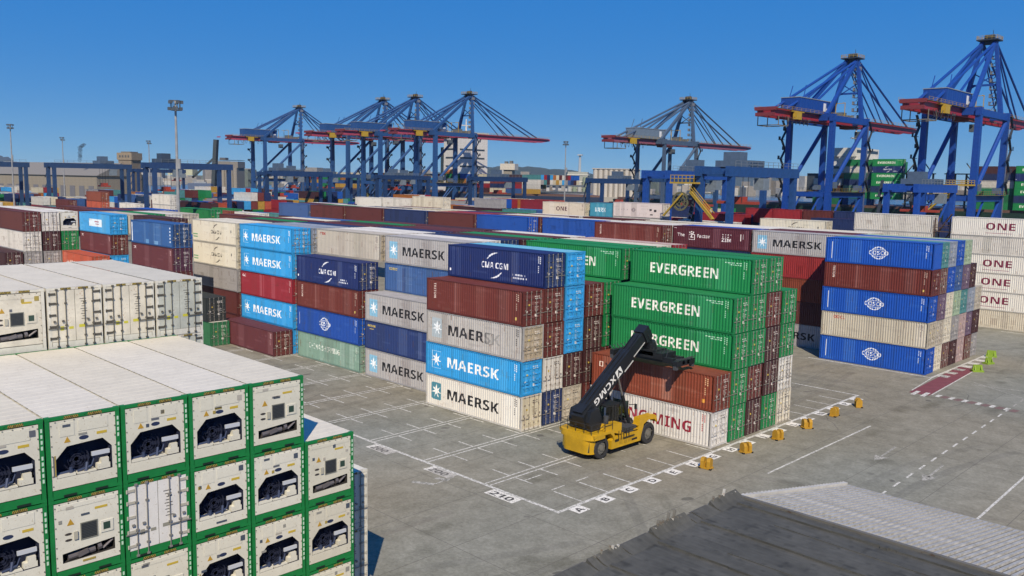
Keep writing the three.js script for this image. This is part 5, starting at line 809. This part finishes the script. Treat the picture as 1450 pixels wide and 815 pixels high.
  const lp = new MB(); lp.bar(Q(-4, gy - 4.2, tl + 2), Q(4, gy - 4.2, tl + 2), 0.4, 0.3).bar(Q(-4, gy - 4.2, tl + 9), Q(4, gy - 4.2, tl + 9), 0.4, 0.3); for (const x of [-4, 4]) for (const v of [tl + 2, tl + 9]) lp.bar(Q(x, gy - 4.2, v), Q(x, gy - 1, v), 0.25, 0.25); for (const x of [-4, 4]) lp.bar(Q(x, gy - 4.2, tl + 2), Q(x, gy - 4.2, tl + 9), 0.3, 0.3); part('tail_platform', lp, paint('#7a7466', 0.6), t);
  part('side_platform', new MB().box(0, gy + 1.1, -(tl + 15), 9.6, 0.3, 9).box(4.9, gy - 0.4, -(tl + 14), 1.4, 2.6, 4), yel, t);
  for (const x of [-X, X]) { const q = new MB(), sx = Math.sign(x); q.box(x + sx * 1.4, 18.7, -15, 1.2, 0.15, 30); for (const h of [0.6, 1.2]) q.box(x + sx * 1.95, 18.8 + h, -15, 0.08, 0.08, 30); for (let k = 0; k <= 12; k++) q.box(x + sx * 1.95, 19.4, -k * 2.5, 0.08, 1.2, 0.08); part('portal_walkway', q, paint('#85742f', 0.7), t); }
  const zig = new MB(); for (let k = 0; k < 7; k++) { const y = 19 + k * 3.9, s = k % 2 ? 1 : -1; zig.bar(V(X + 1.9, y, -30 + s * 1.4), V(X + 1.9, y + 3.9, -30 - s * 1.4), 0.8, 0.14); zig.box(X + 1.9, y, -30 + s * 1.8, 1.4, 0.14, 1.2); zig.box(X + 2.5, y + 0.7, -30 + s * 1.8, 0.08, 1.2, 1.2); } part('waterside_stairs', zig, dk, t);
  part('frame_tie', new MB().bar(V(-4.4, gy + 12, -31.5), V(4.4, gy + 12, -31.5), 0.7, 0.7).bar(V(-4.6, gy + 11, -31.4), V(3.4, gy + 16, -32), 0.35, 0.35).bar(V(4.6, gy + 11, -31.4), V(-3.4, gy + 16, -32), 0.35, 0.35), leg, t);
  part('winch_house', new MB().box(0, gy + 2.7, -24, 4.2, 2.4, 4).box(1.2, gy + 2.2, -29, 2.6, 1.6, 2.4), paint('#5d6a76', 0.6), t);
  const reel = new MB(); reel.tube(V(-X - 1.2, 9, -4), V(-X - 2.0, 9, -4), 2.2, 18); reel.tube(V(-X - 2.0, 9, -4), V(-X - 2.15, 9, -4), 0.7, 12); part('cable_reel', reel, paint('#7d7748', 0.6), t);
  part('gantry_posts', (() => { const b = new MB(); for (const x of [-3, 3]) for (const v of [14, 22]) { b.box(x, gy + 4.6, -v, 0.22, 6, 0.22); b.box(x, gy + 7.4, -v + 1, 0.2, 0.2, 2); } for (const v of [14, 22]) b.box(0, gy + 7.4, -v, 6, 0.2, 0.2); return b; })(), yel, t);
  if (o.service) { const b = new MB(); b.box(4, 22, -1.5, 11, 0.5, 7); for (const h of [0.7, 1.4]) { b.box(4, 22.2 + h, 2, 11, 0.14, 0.14); b.box(4, 22.2 + h, -5, 11, 0.14, 0.14); } for (let k = 0; k < 12; k++) b.box(-1.3 + k * 0.98, 22.9, 2, 0.14, 1.5, 0.14); b.bar(V(3, 20, 3.2), V(-9.5, 8.4, 3.2), 1.0, 0.5).bar(V(3, 21, 3.7), V(-9.5, 9.4, 3.7), 0.12, 0.12).box(2, 19.2, 2.2, 3, 0.5, 3).tube(V(1.6, 17.5, 2.2), V(1.6, 22, 2.2), 0.6, 8).box(-12, 8, 3, 5, 0.4, 2.2); part('service_platform', b, yel, t); }
  return t;
}
{
  const L = 'blue and red ship to shore crane';
  gantryCrane({ u: -67, leg: CR.blue, girder: CR.red, tip: 95, apex: 27.5, s: 0.985, lw: 2.6, service: true, label: `${L} farthest right, its boom leaving the picture` });
  gantryCrane({ u: -117, dv: 2, apex: 25.5, leg: CR.blue, girder: CR.red, tip: 101, s: 0.985, lw: 2.5, trolley: 34, label: `${L} second from the right, dark red boom` });
  gantryCrane({ u: -188, leg: '#4c5f78', girder: '#93586c', house: '#6f8296', tip: 98, tail: -36, s: 0.82, lw: 2.0, label: 'shorter grey blue ship crane with faded pink boom, standing alone mid right' });
  const G4 = { leg: '#2a5186', girder: CR.pink, house: '#28528c', lw: 2.6, tail: -22.5, hz: 5 };
  gantryCrane({ u: -340, ...G4, tip: 101, s: 0.98, label: 'blue crane with pink boom, rightmost of the four left cranes' });
  gantryCrane({ u: -390, ...G4, tip: 88, s: 0.995, label: 'blue crane with pink boom, third of the four left cranes' });
  gantryCrane({ u: -423, ...G4, tip: 88, s: 0.995, trolley: 20, label: 'blue crane with pink boom, second of the four left cranes' });
  gantryCrane({ u: -523, ...G4, tip: 84, s: 0.99, label: 'blue crane with pink boom, leftmost of the four left cranes' });
}
// ------------------------------------------------------------------ rubber tyred yard gantries
function yardGantry(o) {
  const t = thing('yard_gantry', o.label, 'yard gantry crane', P(o.u, o.v), 0, 'rubber tyred gantries in the yard');
  const H = o.h ?? 22.5, S = o.span ?? 23.5, D = o.d ?? 6.4, m = paint(o.hex ?? '#244c85', 0.5), dk = paint('#2b333e', 0.6), yel = paint('#b89a35', 0.6);
  for (const x of [0, -D]) { for (const v of [0, S]) part('leg', new MB().bar(Q(x, 1.8, v), Q(x, H - 1.5, v), 1.15, 1.0, V(1, 0, 0)), m, t); part('main_beam', new MB().bar(Q(x, H - 0.8, -1.2), Q(x, H - 0.8, S + 1.2), 1.1, 1.8), m, t); }
  for (const v of [0, S]) {
    part('sill_beam', new MB().box(-D / 2, 2.1, -v, D + 3, 1.0, 0.9), m, t); part('end_tie', new MB().box(-D / 2, H - 0.8, -v, D, 1.0, 0.8), m, t);
    for (const x of [1.3, -D - 1.3]) part('tyre', new MB().tube(V(x, 0.8, -v - 0.35), V(x, 0.8, -v + 0.35), 0.8, 14), plain('#26272a', 0.9), t);
  }
  const tv = o.trolley ?? 0.4, tr = part('trolley', new MB().box(-D / 2, H + 0.7, -S * tv, D + 1, 1.2, 5).box(-D / 2 - 1, H + 2.0, -S * tv, 3.4, 1.8, 2.8), paint(o.trolleyHex ?? '#53657a', 0.5), t);
  part('operator_cab', new MB().box(0.4, H - 3.0, -S * tv - 2, 1.9, 2.2, 2.2), paint('#7a868f', 0.4), tr);
  const rp = new MB(); for (const [a, b] of [[-1.4, -1], [1.4, -1], [-1.4, 1], [1.4, 1]]) rp.tube(V(-D / 2 + a, H, -S * tv + b), V(-D / 2 + a, o.drop ?? 15.5, -S * tv + b), 0.05, 4); part('hoist_rope', rp, dk, tr);
  const sp = part('spreader', new MB().box(-D / 2, (o.drop ?? 15.5) - 0.1, -S * tv, 8, 0.5, 1.8).box(-D / 2, (o.drop ?? 15.5) + 0.6, -S * tv, 3, 0.9, 1.6), paint(o.spread ?? '#a0402f', 0.6), t); void sp;
  const ra = new MB(); for (const h of [0.55, 1.1]) ra.bar(Q(0.75, H + h, 0), Q(0.75, H + h, S), 0.06, 0.06); for (let k = 0; k <= 12; k++) ra.box(0.75, H + 0.55, -k * S / 12, 0.06, 1.1, 0.06); part('railing', ra, paint('#76808a', 0.6), t);
  part('power_house', new MB().box(-D / 2, 4.4, -(o.ph ?? 0) - 0.2, 4.2, 2.4, 1.9), paint('#8f989c', 0.5), t);
  const la = new MB(); for (let k = 0; k < 5; k++) { la.box(-D - 1.4, 4 + k * 3.6, 0, 1.3, 0.12, 1.6); la.bar(V(-D - 1.4, 4 + k * 3.6, 0.7), V(-D - 1.4, 7.6 + k * 3.6, -0.7), 0.7, 0.12); } part('stairs', la, dk, t);
  if (o.platform) {
    const p = part('service_platform', new MB().box(-D - 2.2, 20.6, 1.2, 5.2, 0.3, 3), yel, t), r = new MB(); for (const h of [0.6, 1.2]) { r.box(-D - 2.2, 20.8 + h, 2.6, 5.2, 0.1, 0.1); r.box(-D - 2.2, 20.8 + h, -0.2, 5.2, 0.1, 0.1); } for (let k = 0; k < 7; k++) r.box(-D - 4.7 + k * 0.84, 21.3, 2.6, 0.09, 1.3, 0.09); part('platform_rail', r, yel, p);
    part('access_stairs', new MB().bar(V(-D - 0.5, 19.0, 2.2), V(-D + 4.4, 14.2, 2.2), 0.9, 0.25).bar(V(-D - 0.5, 20.1, 2.7), V(-D + 4.4, 15.3, 2.7), 0.1, 0.12).bar(V(-D - 0.5, 20.1, 1.8), V(-D + 4.4, 15.3, 1.8), 0.1, 0.12).bar(V(-D - 0.5, 19.5, 2.7), V(-D + 4.4, 14.7, 2.7), 0.08, 0.1), yel, p);
    part('cable_reel', (() => { const b = new MB(), n = 20; for (let i = 0; i < n; i++) { const q = (r, k) => V(-D - 3 + r * Math.cos(k / n * 6.28319), 17.2 + r * Math.sin(k / n * 6.28319), 1.6); b.bar(q(1.6, i), q(1.6, i + 1), 0.35, 0.25, V(0, 0, 1)); b.bar(q(0.9, i), q(0.9, i + 1), 0.25, 0.2, V(0, 0, 1)); if (i % 3 === 0) b.bar(q(0.2, i), q(1.6, i), 0.12, 0.12, V(0, 0, 1)); } return b; })(), paint('#6c6b50', 0.6), p);
    part('brace', new MB().bar(V(-D - 2.4, 18.6, 2), V(-D - 6.4, 14.4, 2), 0.3, 0.3), yel, p);
  }
  return t;
}
yardGantry({ u: -47, v: 98.3, h: 23.6, trolley: 0.35, drop: 17.2, platform: true, label: 'blue yard gantry with yellow service stairs, standing behind the maroon container' });
yardGantry({ u: -77, v: 123, h: 23.2, trolley: 0.7, hex: '#1f4c9c', label: 'darker blue yard gantry under the lone grey crane' });
yardGantry({ u: -222, v: 69, h: 23.6, trolley: 0.2, hex: '#27436f', trolleyHex: '#3c4a5c', label: 'blue yard gantry just behind the tall lamp mast at left' });
yardGantry({ u: -300, v: 66, h: 23.5, span: 26, trolley: 0.7, hex: '#2b466c', label: 'blue yard gantry in the middle of the left yard, beam near the shed' });
yardGantry({ u: -318, v: 36, h: 23.5, span: 26, trolley: 0.3, hex: '#2b466c', label: 'blue yard gantry at the far left edge' });
yardGantry({ u: -300, v: 150, h: 22, trolley: 0.6, hex: '#24436e', label: 'dark blue yard gantry below the leftmost ship crane' });
yardGantry({ u: -270, v: 190, h: 21.5, trolley: 0.3, hex: '#203c66', label: 'dark blue yard gantry below the second ship crane' });
yardGantry({ u: -205, v: 186, h: 21.5, trolley: 0.5, hex: '#203c66', label: 'dark blue yard gantry below the rightmost of the left cranes' });
yardGantry({ u: -34, v: 152, h: 21.2, trolley: 0.5, hex: '#1d4da6', span: 22, label: 'bright blue yard gantry before the farthest right crane' });
[[-255, 128, 22.2, 'between the left shed and the first ship crane'], [-345, 205, 21.8, 'below the leftmost ship crane, nearer the quay'], [-315, 228, 21.6, 'by the quay below the four left cranes'], [-162, 205, 21.6, 'right of the four left cranes'], [-96, 150, 22.4, 'left of the second crane from the right'], [-410, 140, 22.5, 'far behind the left lamp mast']].forEach(([u, v, h, words], i) => yardGantry({ u, v, h, trolley: 0.15 + i * 0.15, drop: 13 + i % 3 * 2, hex: ['#213f6b', '#2a4a74', '#203a63'][i % 3], label: `dark blue yard gantry ${words}` }));
// ------------------------------------------------------------------ lamp masts
function mast(u, v, h, label, heads = 8) {
  const t = thing('lamp_mast', label, 'lamp mast', P(u, v), 0, 'tall lamp masts');
  part('pole', new MB().tube(V(0, 0, 0), V(0, h, 0), 0.36, 12, 0.16).tube(V(0, h * 0.69, 0), V(0.7, h * 0.69, 0), 0.12, 6).tube(V(0.7, h * 0.66, 0), V(0.7, h * 0.71, 0), 0.3, 8), paint('#9a9c9d', 0.4), t);
  const r = new MB(); for (let i = 0; i < 14; i++) { const q = (k, y, R) => V(R * Math.cos(k / 14 * 6.28319), y, R * Math.sin(k / 14 * 6.28319)); for (const y of [h - 1.5, h]) r.bar(q(i, y, 0.75), q(i + 1, y, 0.75), 0.12, 0.12); if (i % 2 === 0) r.bar(q(i, h - 1.5, 0.75), q(i, h, 0.75), 0.08, 0.08); if (i % 4 === 0) r.bar(V(0, h - 0.7, 0), q(i, h - 1.5, 0.75), 0.1, 0.1); } part('lamp_ring', r, paint('#5d6468', 0.5), t);
  for (let i = 0; i < heads; i++) { const a = i / heads * 6.28319; part('floodlight', new MB().box(0.95 * Math.cos(a), h - 0.2 - (i % 2) * 1.1, 0.95 * Math.sin(a), 0.42, 0.5, 0.42), paint('#596066', 0.4), t); }
  return t;
}
mast(-105.6, 23.7, 32.3, 'tall grey lamp mast rising behind the steel blue container, nearest at left', 10);
mast(-305, 54, 36.5, 'lamp mast at the far left edge of the picture');
mast(-200, 228, 36.5, 'lamp mast between the left cranes and the silo block');
mast(-420, 108, 37, 'small distant lamp mast over the left shed', 6); mast(-372, 130, 35.5, 'small distant lamp mast left of the nearest mast', 6);
// ------------------------------------------------------------------ harbour background
const toUV = (px, d) => { const a = Math.atan((px - 725) / 1216), yaw = 0.7783 - a, r = d / Math.cos(a); return [33.9 - Math.sin(yaw) * r, -38.9 + Math.cos(yaw) * r]; };
{ // silo block
  const [u, v] = toUV(868, 720), t = thing('silo_block', 'row of tall white ribbed silos beyond the yard', 'silos', P(u, v), 0.62);
  for (let i = 0; i < 9; i++) { part('silo', new MB().tube(V(-17 + i * 4.3, 0, 0), V(-17 + i * 4.3, 31, 0), 2.2, 16), paint('#c3beb4', 0.8), t); }
  for (let i = 0; i < 8; i++) part('pilaster', new MB().box(-14.85 + i * 4.3, 15, 1.6, 0.9, 30, 1.2), paint('#8a857c', 0.8), t);
  part('roof', new MB().box(0, 31.2, 0, 40, 0.8, 5), paint('#b3aea4', 0.8), t); part('base', new MB().box(0, 4, 3, 44, 8, 5), paint('#a9a59a', 0.9), t);
}
{ // loading tower with open floors
  const [u, v] = toUV(716, 600), t = thing('loading_tower', 'pale loading tower with open floors and a white cap', 'tower', P(u, v), 0.5), w = paint('#a9a69b', 0.8);
  for (const x of [-9, -3, 3, 9]) for (const z of [-5, 5]) part('column', new MB().box(x, 10, z, 1.0, 20, 1.0), w, t);
  for (let k = 0; k < 4; k++) { part('floor', new MB().box(0, 2 + k * 5.5, 0, 20, 0.9, 12), w, t); part('bracing', new MB().bar(V(-9, 2 + k * 5.2, 5), V(-3, 7 + k * 5.2, 5), 0.5, 0.5).bar(V(3, 7 + k * 5.2, 5), V(9, 2 + k * 5.2, 5), 0.5, 0.5), paint('#6e7276', 0.8), t); }
  part('shaft', new MB().box(1, 15, 0, 6, 26, 7), paint('#918d82', 0.8), t); part('cap', new MB().box(1, 29.5, 0, 10.5, 4.2, 9), paint('#cfcabd', 0.8), t); part('roof_plant', new MB().box(-1, 32.4, 0, 2, 1.6, 3).box(2.5, 32.6, 0, 2, 2, 3), paint('#6a6c6c'), t);
  const s = thing('site_sign', 'white banner building below the pale loading tower', 'building', P(...toUV(702, 480)), 0.7); part('wall', new MB().box(0, 5.5, 0, 18, 11, 6), paint('#bdbab2', 0.8), s); part('roof', new MB().box(0, 11.2, 0, 18.6, 0.4, 6.6), paint('#7f8486'), s); for (let k = 0; k < 6; k++) part('window', new MB().box(-7 + k * 2.8, 8, 3.02, 1.6, 1.4, 0.1), plain('#3a4650', 0.3), s);
}
{ // low white works and loader
  const [u, v] = toUV(782, 640), t = thing('harbour_works', 'low white industrial works with dark roof and gantry', 'building', P(u, v), 0.7);
  part('wall', new MB().box(0, 6, 0, 44, 12, 12), paint('#9fa4a6', 0.8), t); part('roof', new MB().box(0, 12.4, 0, 46, 0.8, 13), paint('#4e565c'), t);
  for (let k = 0; k < 10; k++) part('bay_opening', new MB().box(-19 + k * 4.2, 4.5, 6.05, 2.4, 6, 0.2), plain('#343c44'), t);
  for (let k = 0; k < 7; k++) part('rooftop_unit', new MB().box(-18 + k * 4.4, 15 + (k % 3), 0, 2.2, 4 + (k % 2) * 2, 3), paint('#b8babb', 0.8), t);
  part('conveyor', new MB().bar(V(-22, 18, 2), V(22, 17, 2), 2, 1.4), paint('#59636d'), t);
  const [u2, v2] = toUV(815, 700), p = thing('process_tower', 'pale process tower with a thin chimney beside the silos', 'tower', P(u2, v2), 0.6);
  part('shell', new MB().box(0, 14, 0, 16, 28, 10), paint('#a6aaa2', 0.8), p); for (let k = 0; k < 5; k++) part('floor_band', new MB().box(0, 4 + k * 5.4, 0, 17, 0.7, 11), paint('#d2d2c8', 0.8), p); for (let k = 0; k < 4; k++) part('tank', new MB().tube(V(-6 + k * 4, 2, 7), V(-6 + k * 4, 20 + (k % 2) * 4, 7), 1.6, 12), paint(k % 2 ? '#8f9c84' : '#b9bab3', 0.7), p);
  part('chimney', new MB().tube(V(1, 28, 0), V(1, 41, 0), 1.2, 10, 0.9).box(1, 41.5, 0, 4, 1, 4), paint('#a9b3ba'), p);
}
{ // left: long shed, beige silo house, elevator tower
  const [u, v] = toUV(70, 640), t = thing('long_shed', 'long beige warehouse with low pitched roof at left', 'warehouse', P(u, v), 0.35);
  part('wall', new MB().box(0, 9, 0, 150, 18, 40), paint('#8f887a', 0.9), t); part('roof', new MB().prism([[-21, 18], [21, 18], [0, 27]], (a, b) => V(-76, b, a), (a, b) => V(76, b, a)), paint('#85827c', 0.8), t);
  for (let k = 0; k < 16; k++) part('door_bay', new MB().box(-70 + k * 9.3, 6, 20.1, 5, 10, 0.3), paint('#6f7076', 0.8), t);
  const [u2, v2] = toUV(186, 620), s = thing('elevator_house', 'tan elevator house standing at the end of the long warehouse', 'building', P(u2, v2), 0.5); part('wall', new MB().box(0, 15, 0, 11, 30, 10), paint('#8c7f6c', 0.9), s); part('upper_storey', new MB().box(0, 32, 0, 12.5, 5, 11), paint('#938673', 0.9), s); part('roof', new MB().box(0, 34.8, 0, 8, 1.2, 8), paint('#7c7468'), s); for (let k = 0; k < 4; k++) part('window', new MB().box(-3.6 + k * 2.4, 32, 5.55, 1.2, 1.6, 0.1), plain('#4c4f52'), s);
  const [u3, v3] = toUV(328, 700), g = thing('grain_elevator', 'grey beige grain elevator left of the ship cranes', 'building', P(u3, v3), 0.6); part('wall', new MB().box(0, 13, 0, 17, 26, 12), paint('#8f8a80', 0.9), g); for (let k = 0; k < 5; k++) part('silo', new MB().tube(V(-7 + k * 3.5, 0, 6.5), V(-7 + k * 3.5, 26, 6.5), 1.7, 12), paint('#948f86', 0.9), g); part('roof', new MB().box(0, 28.5, 0, 18, 5, 12), paint('#86827a'), g); part('roof_rail', new MB().box(0, 32, 0, 18, 0.3, 12).box(-6, 33, 0, 5, 2, 5), paint('#5f6164'), g);
  const [u4, v4] = toUV(288, 620), b = thing('loading_spout', 'dark leaning ship loader tower left of the cranes', 'ship loader', P(u4, v4), 0.6); part('tower', new MB().bar(V(8, 8, 0), V(11, 45, 0), 3.2, 2.6), paint('#39444a', 0.7), b); part('strut', new MB().bar(V(-8, 18, 0), V(9, 32, 0), 1.2, 1.2), paint('#39444a', 0.7), b); part('bucket_head', new MB().box(-12, 22, 0, 12, 5, 7).box(-22, 21, 0, 8, 3, 5), paint('#b9bca2', 0.7), b); part('base', new MB().box(0, 7, 0, 18, 14, 10), paint('#5a6a86', 0.7), b);
  const [u5, v5] = toUV(116, 600), k = thing('smoke', 'thin dark smoke plume rising over the left warehouse', 'smoke', P(u5, v5, 29)), sm = new THREE.MeshStandardMaterial({ color: '#3a414b', roughness: 1, transparent: true, opacity: 0.12, depthWrite: false });
  for (let i = 0; i < 22; i++) { const q = i / 21, x = q < 0.55 ? q * 3 : 1.65 + (q - 0.55) * 19, y = q < 0.55 ? q * 15 : 8.3 + (q - 0.55) * 4, ge = new THREE.IcosahedronGeometry(1, 3), pp = ge.attributes.position, sx = rr(0.9, 1.9) * (1 - Math.abs(q - 0.6) * 0.7), sy = rr(0.7, 1.5) * (1 - Math.max(0, q - 0.6)); for (let n = 0; n < pp.count; n++) { const s = 0.55 + 0.9 * noise(pp.getX(n) * 2 + i * 5 + 40, pp.getY(n) * 2 + pp.getZ(n) * 1.5 + 40, 64); pp.setXYZ(n, pp.getX(n) * s * sx, pp.getY(n) * s * sy, pp.getZ(n) * s * 1.2); } ge.translate(x + rr(-0.8, 0.8), y + rr(-0.7, 0.7), 0); part('puff', ge, sm, k); }
}
// ------------------------------------------------------------------ ships alongside the quay
function ship(u, label, o) {
  const t = thing('container_ship', label, 'ship', P(u, 331), 0, 'container ships at the quay'), L = o.L, hull = paint(o.hull ?? '#1f3f36', 0.6);
  const outline = [[-L / 2, -20], [L / 2 - 40, -20], [L / 2 - 16, -14], [L / 2, 0], [L / 2 - 16, 14], [L / 2 - 40, 20], [-L / 2, 20]];
  part('hull', new MB().prism(outline, (x, z) => V(x * 0.98, -3, -z * 0.94 * -1), (x, z) => V(x, 12, z)), hull, t);
  part('deck', new MB().prism(outline.map(([x, z]) => [x * 0.985, z * 0.95]), (x, z) => V(x, 12, z), (x, z) => V(x, 13, z)), paint('#6d5348'), t);
  const su = o.house ?? 0, h = o.h ?? 46, bw = o.wide ?? 30;
  part('accommodation', new MB().box(su, 13 + (h - 13) / 2, 0, 12, h - 13, bw * 0.88), paint('#d8d8d4', 0.7), t);
  part('bridge', new MB().box(su, h + 1.8, 0, 11, 3.6, bw), paint('#d2d2cc', 0.7), t); for (let k = 0; 20 + k * 5.2 < h; k++) part('window_band', new MB().box(su, 18 + k * 5.2, bw * 0.44 + 0.05, 8, 1.0, 0.1).box(su + 6.05, 18 + k * 5.2, 0, 0.1, 1.0, bw * 0.7), plain('#39434c', 0.3), t);
  part('bridge_windows', new MB().box(su + 5.55, h + 2.2, 0, 0.1, 1.2, bw * 0.9), plain('#2b343c', 0.2), t);
  part('wing_support', new MB().bar(V(su, h - 6, bw * 0.42), V(su, h, bw * 0.48), 3, 1.2).bar(V(su, h - 6, -bw * 0.42), V(su, h, -bw * 0.48), 3, 1.2), paint('#d8d8d4', 0.7), t);
  part('funnel', new MB().box(su - 14, h * 0.62, 0, 9, h - 22, 10), paint(o.funnel ?? '#3c4650', 0.6), t);
  part('mast', new MB().tube(V(su, h + 3, 0), V(su, h + 12, 0), 0.6, 8, 0.3).box(su, h + 8, 0, 0.6, 0.6, 9), paint('#d5d5cf'), t);
  part('lifeboat', new MB().tube(V(su - 3, 24, bw * 0.44 + 1.6), V(su + 5, 25, bw * 0.44 + 1.6), 1.6, 10), paint('#b06a34'), t);
}
ship(-95, 'container ship with stacked green containers behind the two right cranes', { L: 290, house: -30, h: 33, wide: 24, hull: '#1d3b33' });
ship(-402, 'container ship with tall white superstructure behind the left cranes', { L: 280, house: 28, h: 46, hull: '#2a3a55', funnel: '#3a4a52' });
{
  const G3 = 'lettered containers on the ship deck';
  for (const [u, n0] of [[-96.8, 'right of the second crane'], [-45, 'right of the last crane']]) [[6, 'evergreen'], [5, 'navy_arcs'], [4, 'evergreen'], [3, 'evergreen'], [2, 'navy'], [1, 'evergreen']].forEach(([t, q]) => { count++; const d = DESIGN[q] ? q : null; dry({ label: `${d ? (q === 'evergreen' ? 'green container with white lettering' : 'navy container with white logo') : 'navy container'}, ${TN[t - 1]} deck tier, ${n0}`, group: G3, u, v: 311, y: 13 + t * 2.62 - (u > -60 ? 2.6 : 0), design: d, hex: d ? null : C[q] }); });
  for (const [i, u] of [-92, -77].entries()) { const t = thing('lashing_bridge', i ? 'grey lashing bridge on the ship, nearer the last crane' : 'grey lashing bridge on the ship beside the lettered stack', 'lashing bridge', P(u, 316)), m = paint('#6e7066', 0.7); for (const x of [-5, -2, 2, 5]) part('column', new MB().box(x, 19, 0, 0.6, 14, 0.6), m, t); for (let k = 0; k < 4; k++) { part('deck_floor', new MB().box(0, 14 + k * 4, 0, 11, 0.4, 3), m, t); part('bracing', new MB().bar(V(-5, 14 + k * 4, 1), V(-2, 18 + k * 4, 1), 0.35, 0.35).bar(V(2, 18 + k * 4, 1), V(5, 14 + k * 4, 1), 0.35, 0.35), m, t); } }
}
// ------------------------------------------------------------------ far containers: beyond the 300 that show largest, one mass
{
  const far = [], cA = ['#7a3a33', '#5f2d2a', '#93272f', '#b3533a', '#cfcdc4', '#cdc6ad', '#cfcdc4', '#1d7f4a', '#21325f', '#3a5d93', '#1b57ad', '#9c9a99', '#b5903a', '#3fa0d8', '#46282a', '#4d8a8c', '#a86a2e'];
  const add = (u, v, y, hex) => far.push([u, v, y, hex]);
  const field = (u0, u1, v0, rows, lo, hi, cols = cA, dens = 0.9) => { for (let u = u0; u < u1; u += 13.1) { const hb = lo + Math.floor(rnd() * (hi - lo + 1)); for (let r = 0; r < rows; r++) { const h = Math.max(1, hb - (rnd() < 0.35 ? 1 : 0)); for (let t = r === 0 ? 0 : Math.max(0, h - 2); t < h; t++) if (rnd() < dens || t < h - 1) add(u + rr(-0.2, 0.2), v0 + r * 2.6, t * 2.9, pick(cols)); } } };
  const pale = ['#cfcdc4', '#cdc6ad', '#c9c2ae', '#d2cfc6', '#b5ac98', '#cfcdc4', '#7a3a33'];
  field(-330, -178, 101, 6, 3, 5, cA); field(-262, -178, 84, 4, 3, 4, cA); field(-175, -60, 106.5, 6, 4, 4, ['#cfcdc4', '#cdc6ad', '#7a3a33', '#cfcdc4', '#3a5d93']); field(-55, -14, 118, 4, 4, 5, ['#93272f', '#7a3a33', '#21325f', '#93272f']);
  field(-420, -60, 150, 6, 3, 5); field(-60, 20, 172, 5, 3, 4, ['#93272f', '#21325f', '#1d7f4a', '#5f2d2a', '#cfcdc4']); field(-450, -120, 198, 6, 3, 4); field(-500, -100, 236, 5, 2, 4);
  field(-345, -262, 59.4, 6, 3, 4);  field(-330, -215, 20, 6, 3, 4, cA, 0.8); field(-440, -335, 20, 20, 3, 4); field(-330, -225, -10, 8, 3, 4); field(-430, -215, 125, 4, 3, 4);
  field(-560, -440, 60, 26, 2, 4, cA, 0.8);
  // stacks on the ships' decks
  const deck = (u0, u1, lo, hi, cols) => { for (let u = u0; u < u1; u += 13.1) { const h = lo + Math.floor(rnd() * (hi - lo + 1)); for (let r = 0; r < 14; r++) for (let t = r ? h - 2 : 0; t < h; t++) add(u, 313 + r * 2.55, 13 + t * 2.6, pick(cols)); } };
  const ev = ['#1d6b45', '#1d7f4a', '#1d7f4a', '#2a7a52', '#21325f', '#4a2c2c', '#6a8f78', '#1b4f8a', '#cfcdc4'];
  deck(-122, -121, 4, 5, ev); deck(-109, -96, 6, 7, ev); deck(-58, 60, 6, 6, ev); deck(-360, -290, 2, 4, cA); deck(-540, -400, 2, 4, cA);
  const L = 12.19, H = 2.88, fg = new MB(); fg.box(0, H / 2, 0, L - 0.12, H - 0.16, W - 0.08);
  for (const x of [-1, 1]) for (const z of [-1, 1]) fg.box(x * (L / 2 - 0.08), H / 2, z * (W / 2 - 0.08), 0.16, H, 0.16); for (const z of [-1, 1]) for (const y of [0.09, H - 0.07]) fg.box(0, y, z * (W / 2 - 0.05), L - 0.34, 0.14, 0.1); for (const z of [0.3, 0.85, -0.3, -0.85]) fg.box(L / 2 - 0.04, H / 2, z, 0.06, H - 0.4, 0.06);
  for (let k = 0; k < 22; k++) fg.box(-L / 2 + 0.5 + k * 0.53, H / 2, W / 2 - 0.03, 0.22, H - 0.34, 0.04);
  const im = new THREE.InstancedMesh(fg.geo(), paint('#ffffff', 0.6), far.length), m = new THREE.Matrix4(), col = new THREE.Color();
  far.forEach(([u, v, y, hex], i) => { m.setPosition(u - L / 2, y, -(v + W / 2)); im.setMatrixAt(i, m); col.set(hex); const k = 0.88 + ((i * 7919) % 97) / 97 * 0.2; im.setColorAt(i, col.multiplyScalar(k)); });
  im.name = 'far_containers'; im.castShadow = im.receiveShadow = true; tag(im, 'many far off containers filling the yard and ship decks beyond the walls', 'containers', null, 'stuff'); scene.add(im);
  console.log('containers', count, 'far', far.length);
}
{ // the town across the water
  const g = new THREE.BoxGeometry(1, 1, 1); g.translate(0, 0.5, 0); const N = 900, im = new THREE.InstancedMesh(g, paint('#ffffff', 0.9), N), m = new THREE.Matrix4(), c = new THREE.Color();
  for (let i = 0; i < N; i++) { const [u, v] = toUV(rr(-60, 1500), rr(1700, 3000)); const big = rnd() < 0.2; m.makeRotationY(rr(0, 1.5)); m.scale(V(rr(12, 34), big ? rr(24, 46) : rr(6, 20), rr(12, 30))); m.setPosition(u, -3, -v); im.setMatrixAt(i, m); c.set(pick(['#b4b2aa', '#a39d92', '#8f8a82', '#9aa0a4', '#c2bfb6', '#7f7468', '#6b7468'])); im.setColorAt(i, c); }
  im.name = 'distant_town'; tag(im, 'pale distant town buildings across the harbour', 'town', null, 'stuff'); scene.add(im);
  const b = new MB(); b.quad(P(-7000, 1650, -1.6), P(4000, 1650, -1.6), P(4000, 9000, -1.6), P(-7000, 9000, -1.6)); structure('far_shore', b, paint('#56604f', 1));
}

scene.fog = new THREE.FogExp2('#b4cde4', 0.000045);
renderer.render(scene, camera);
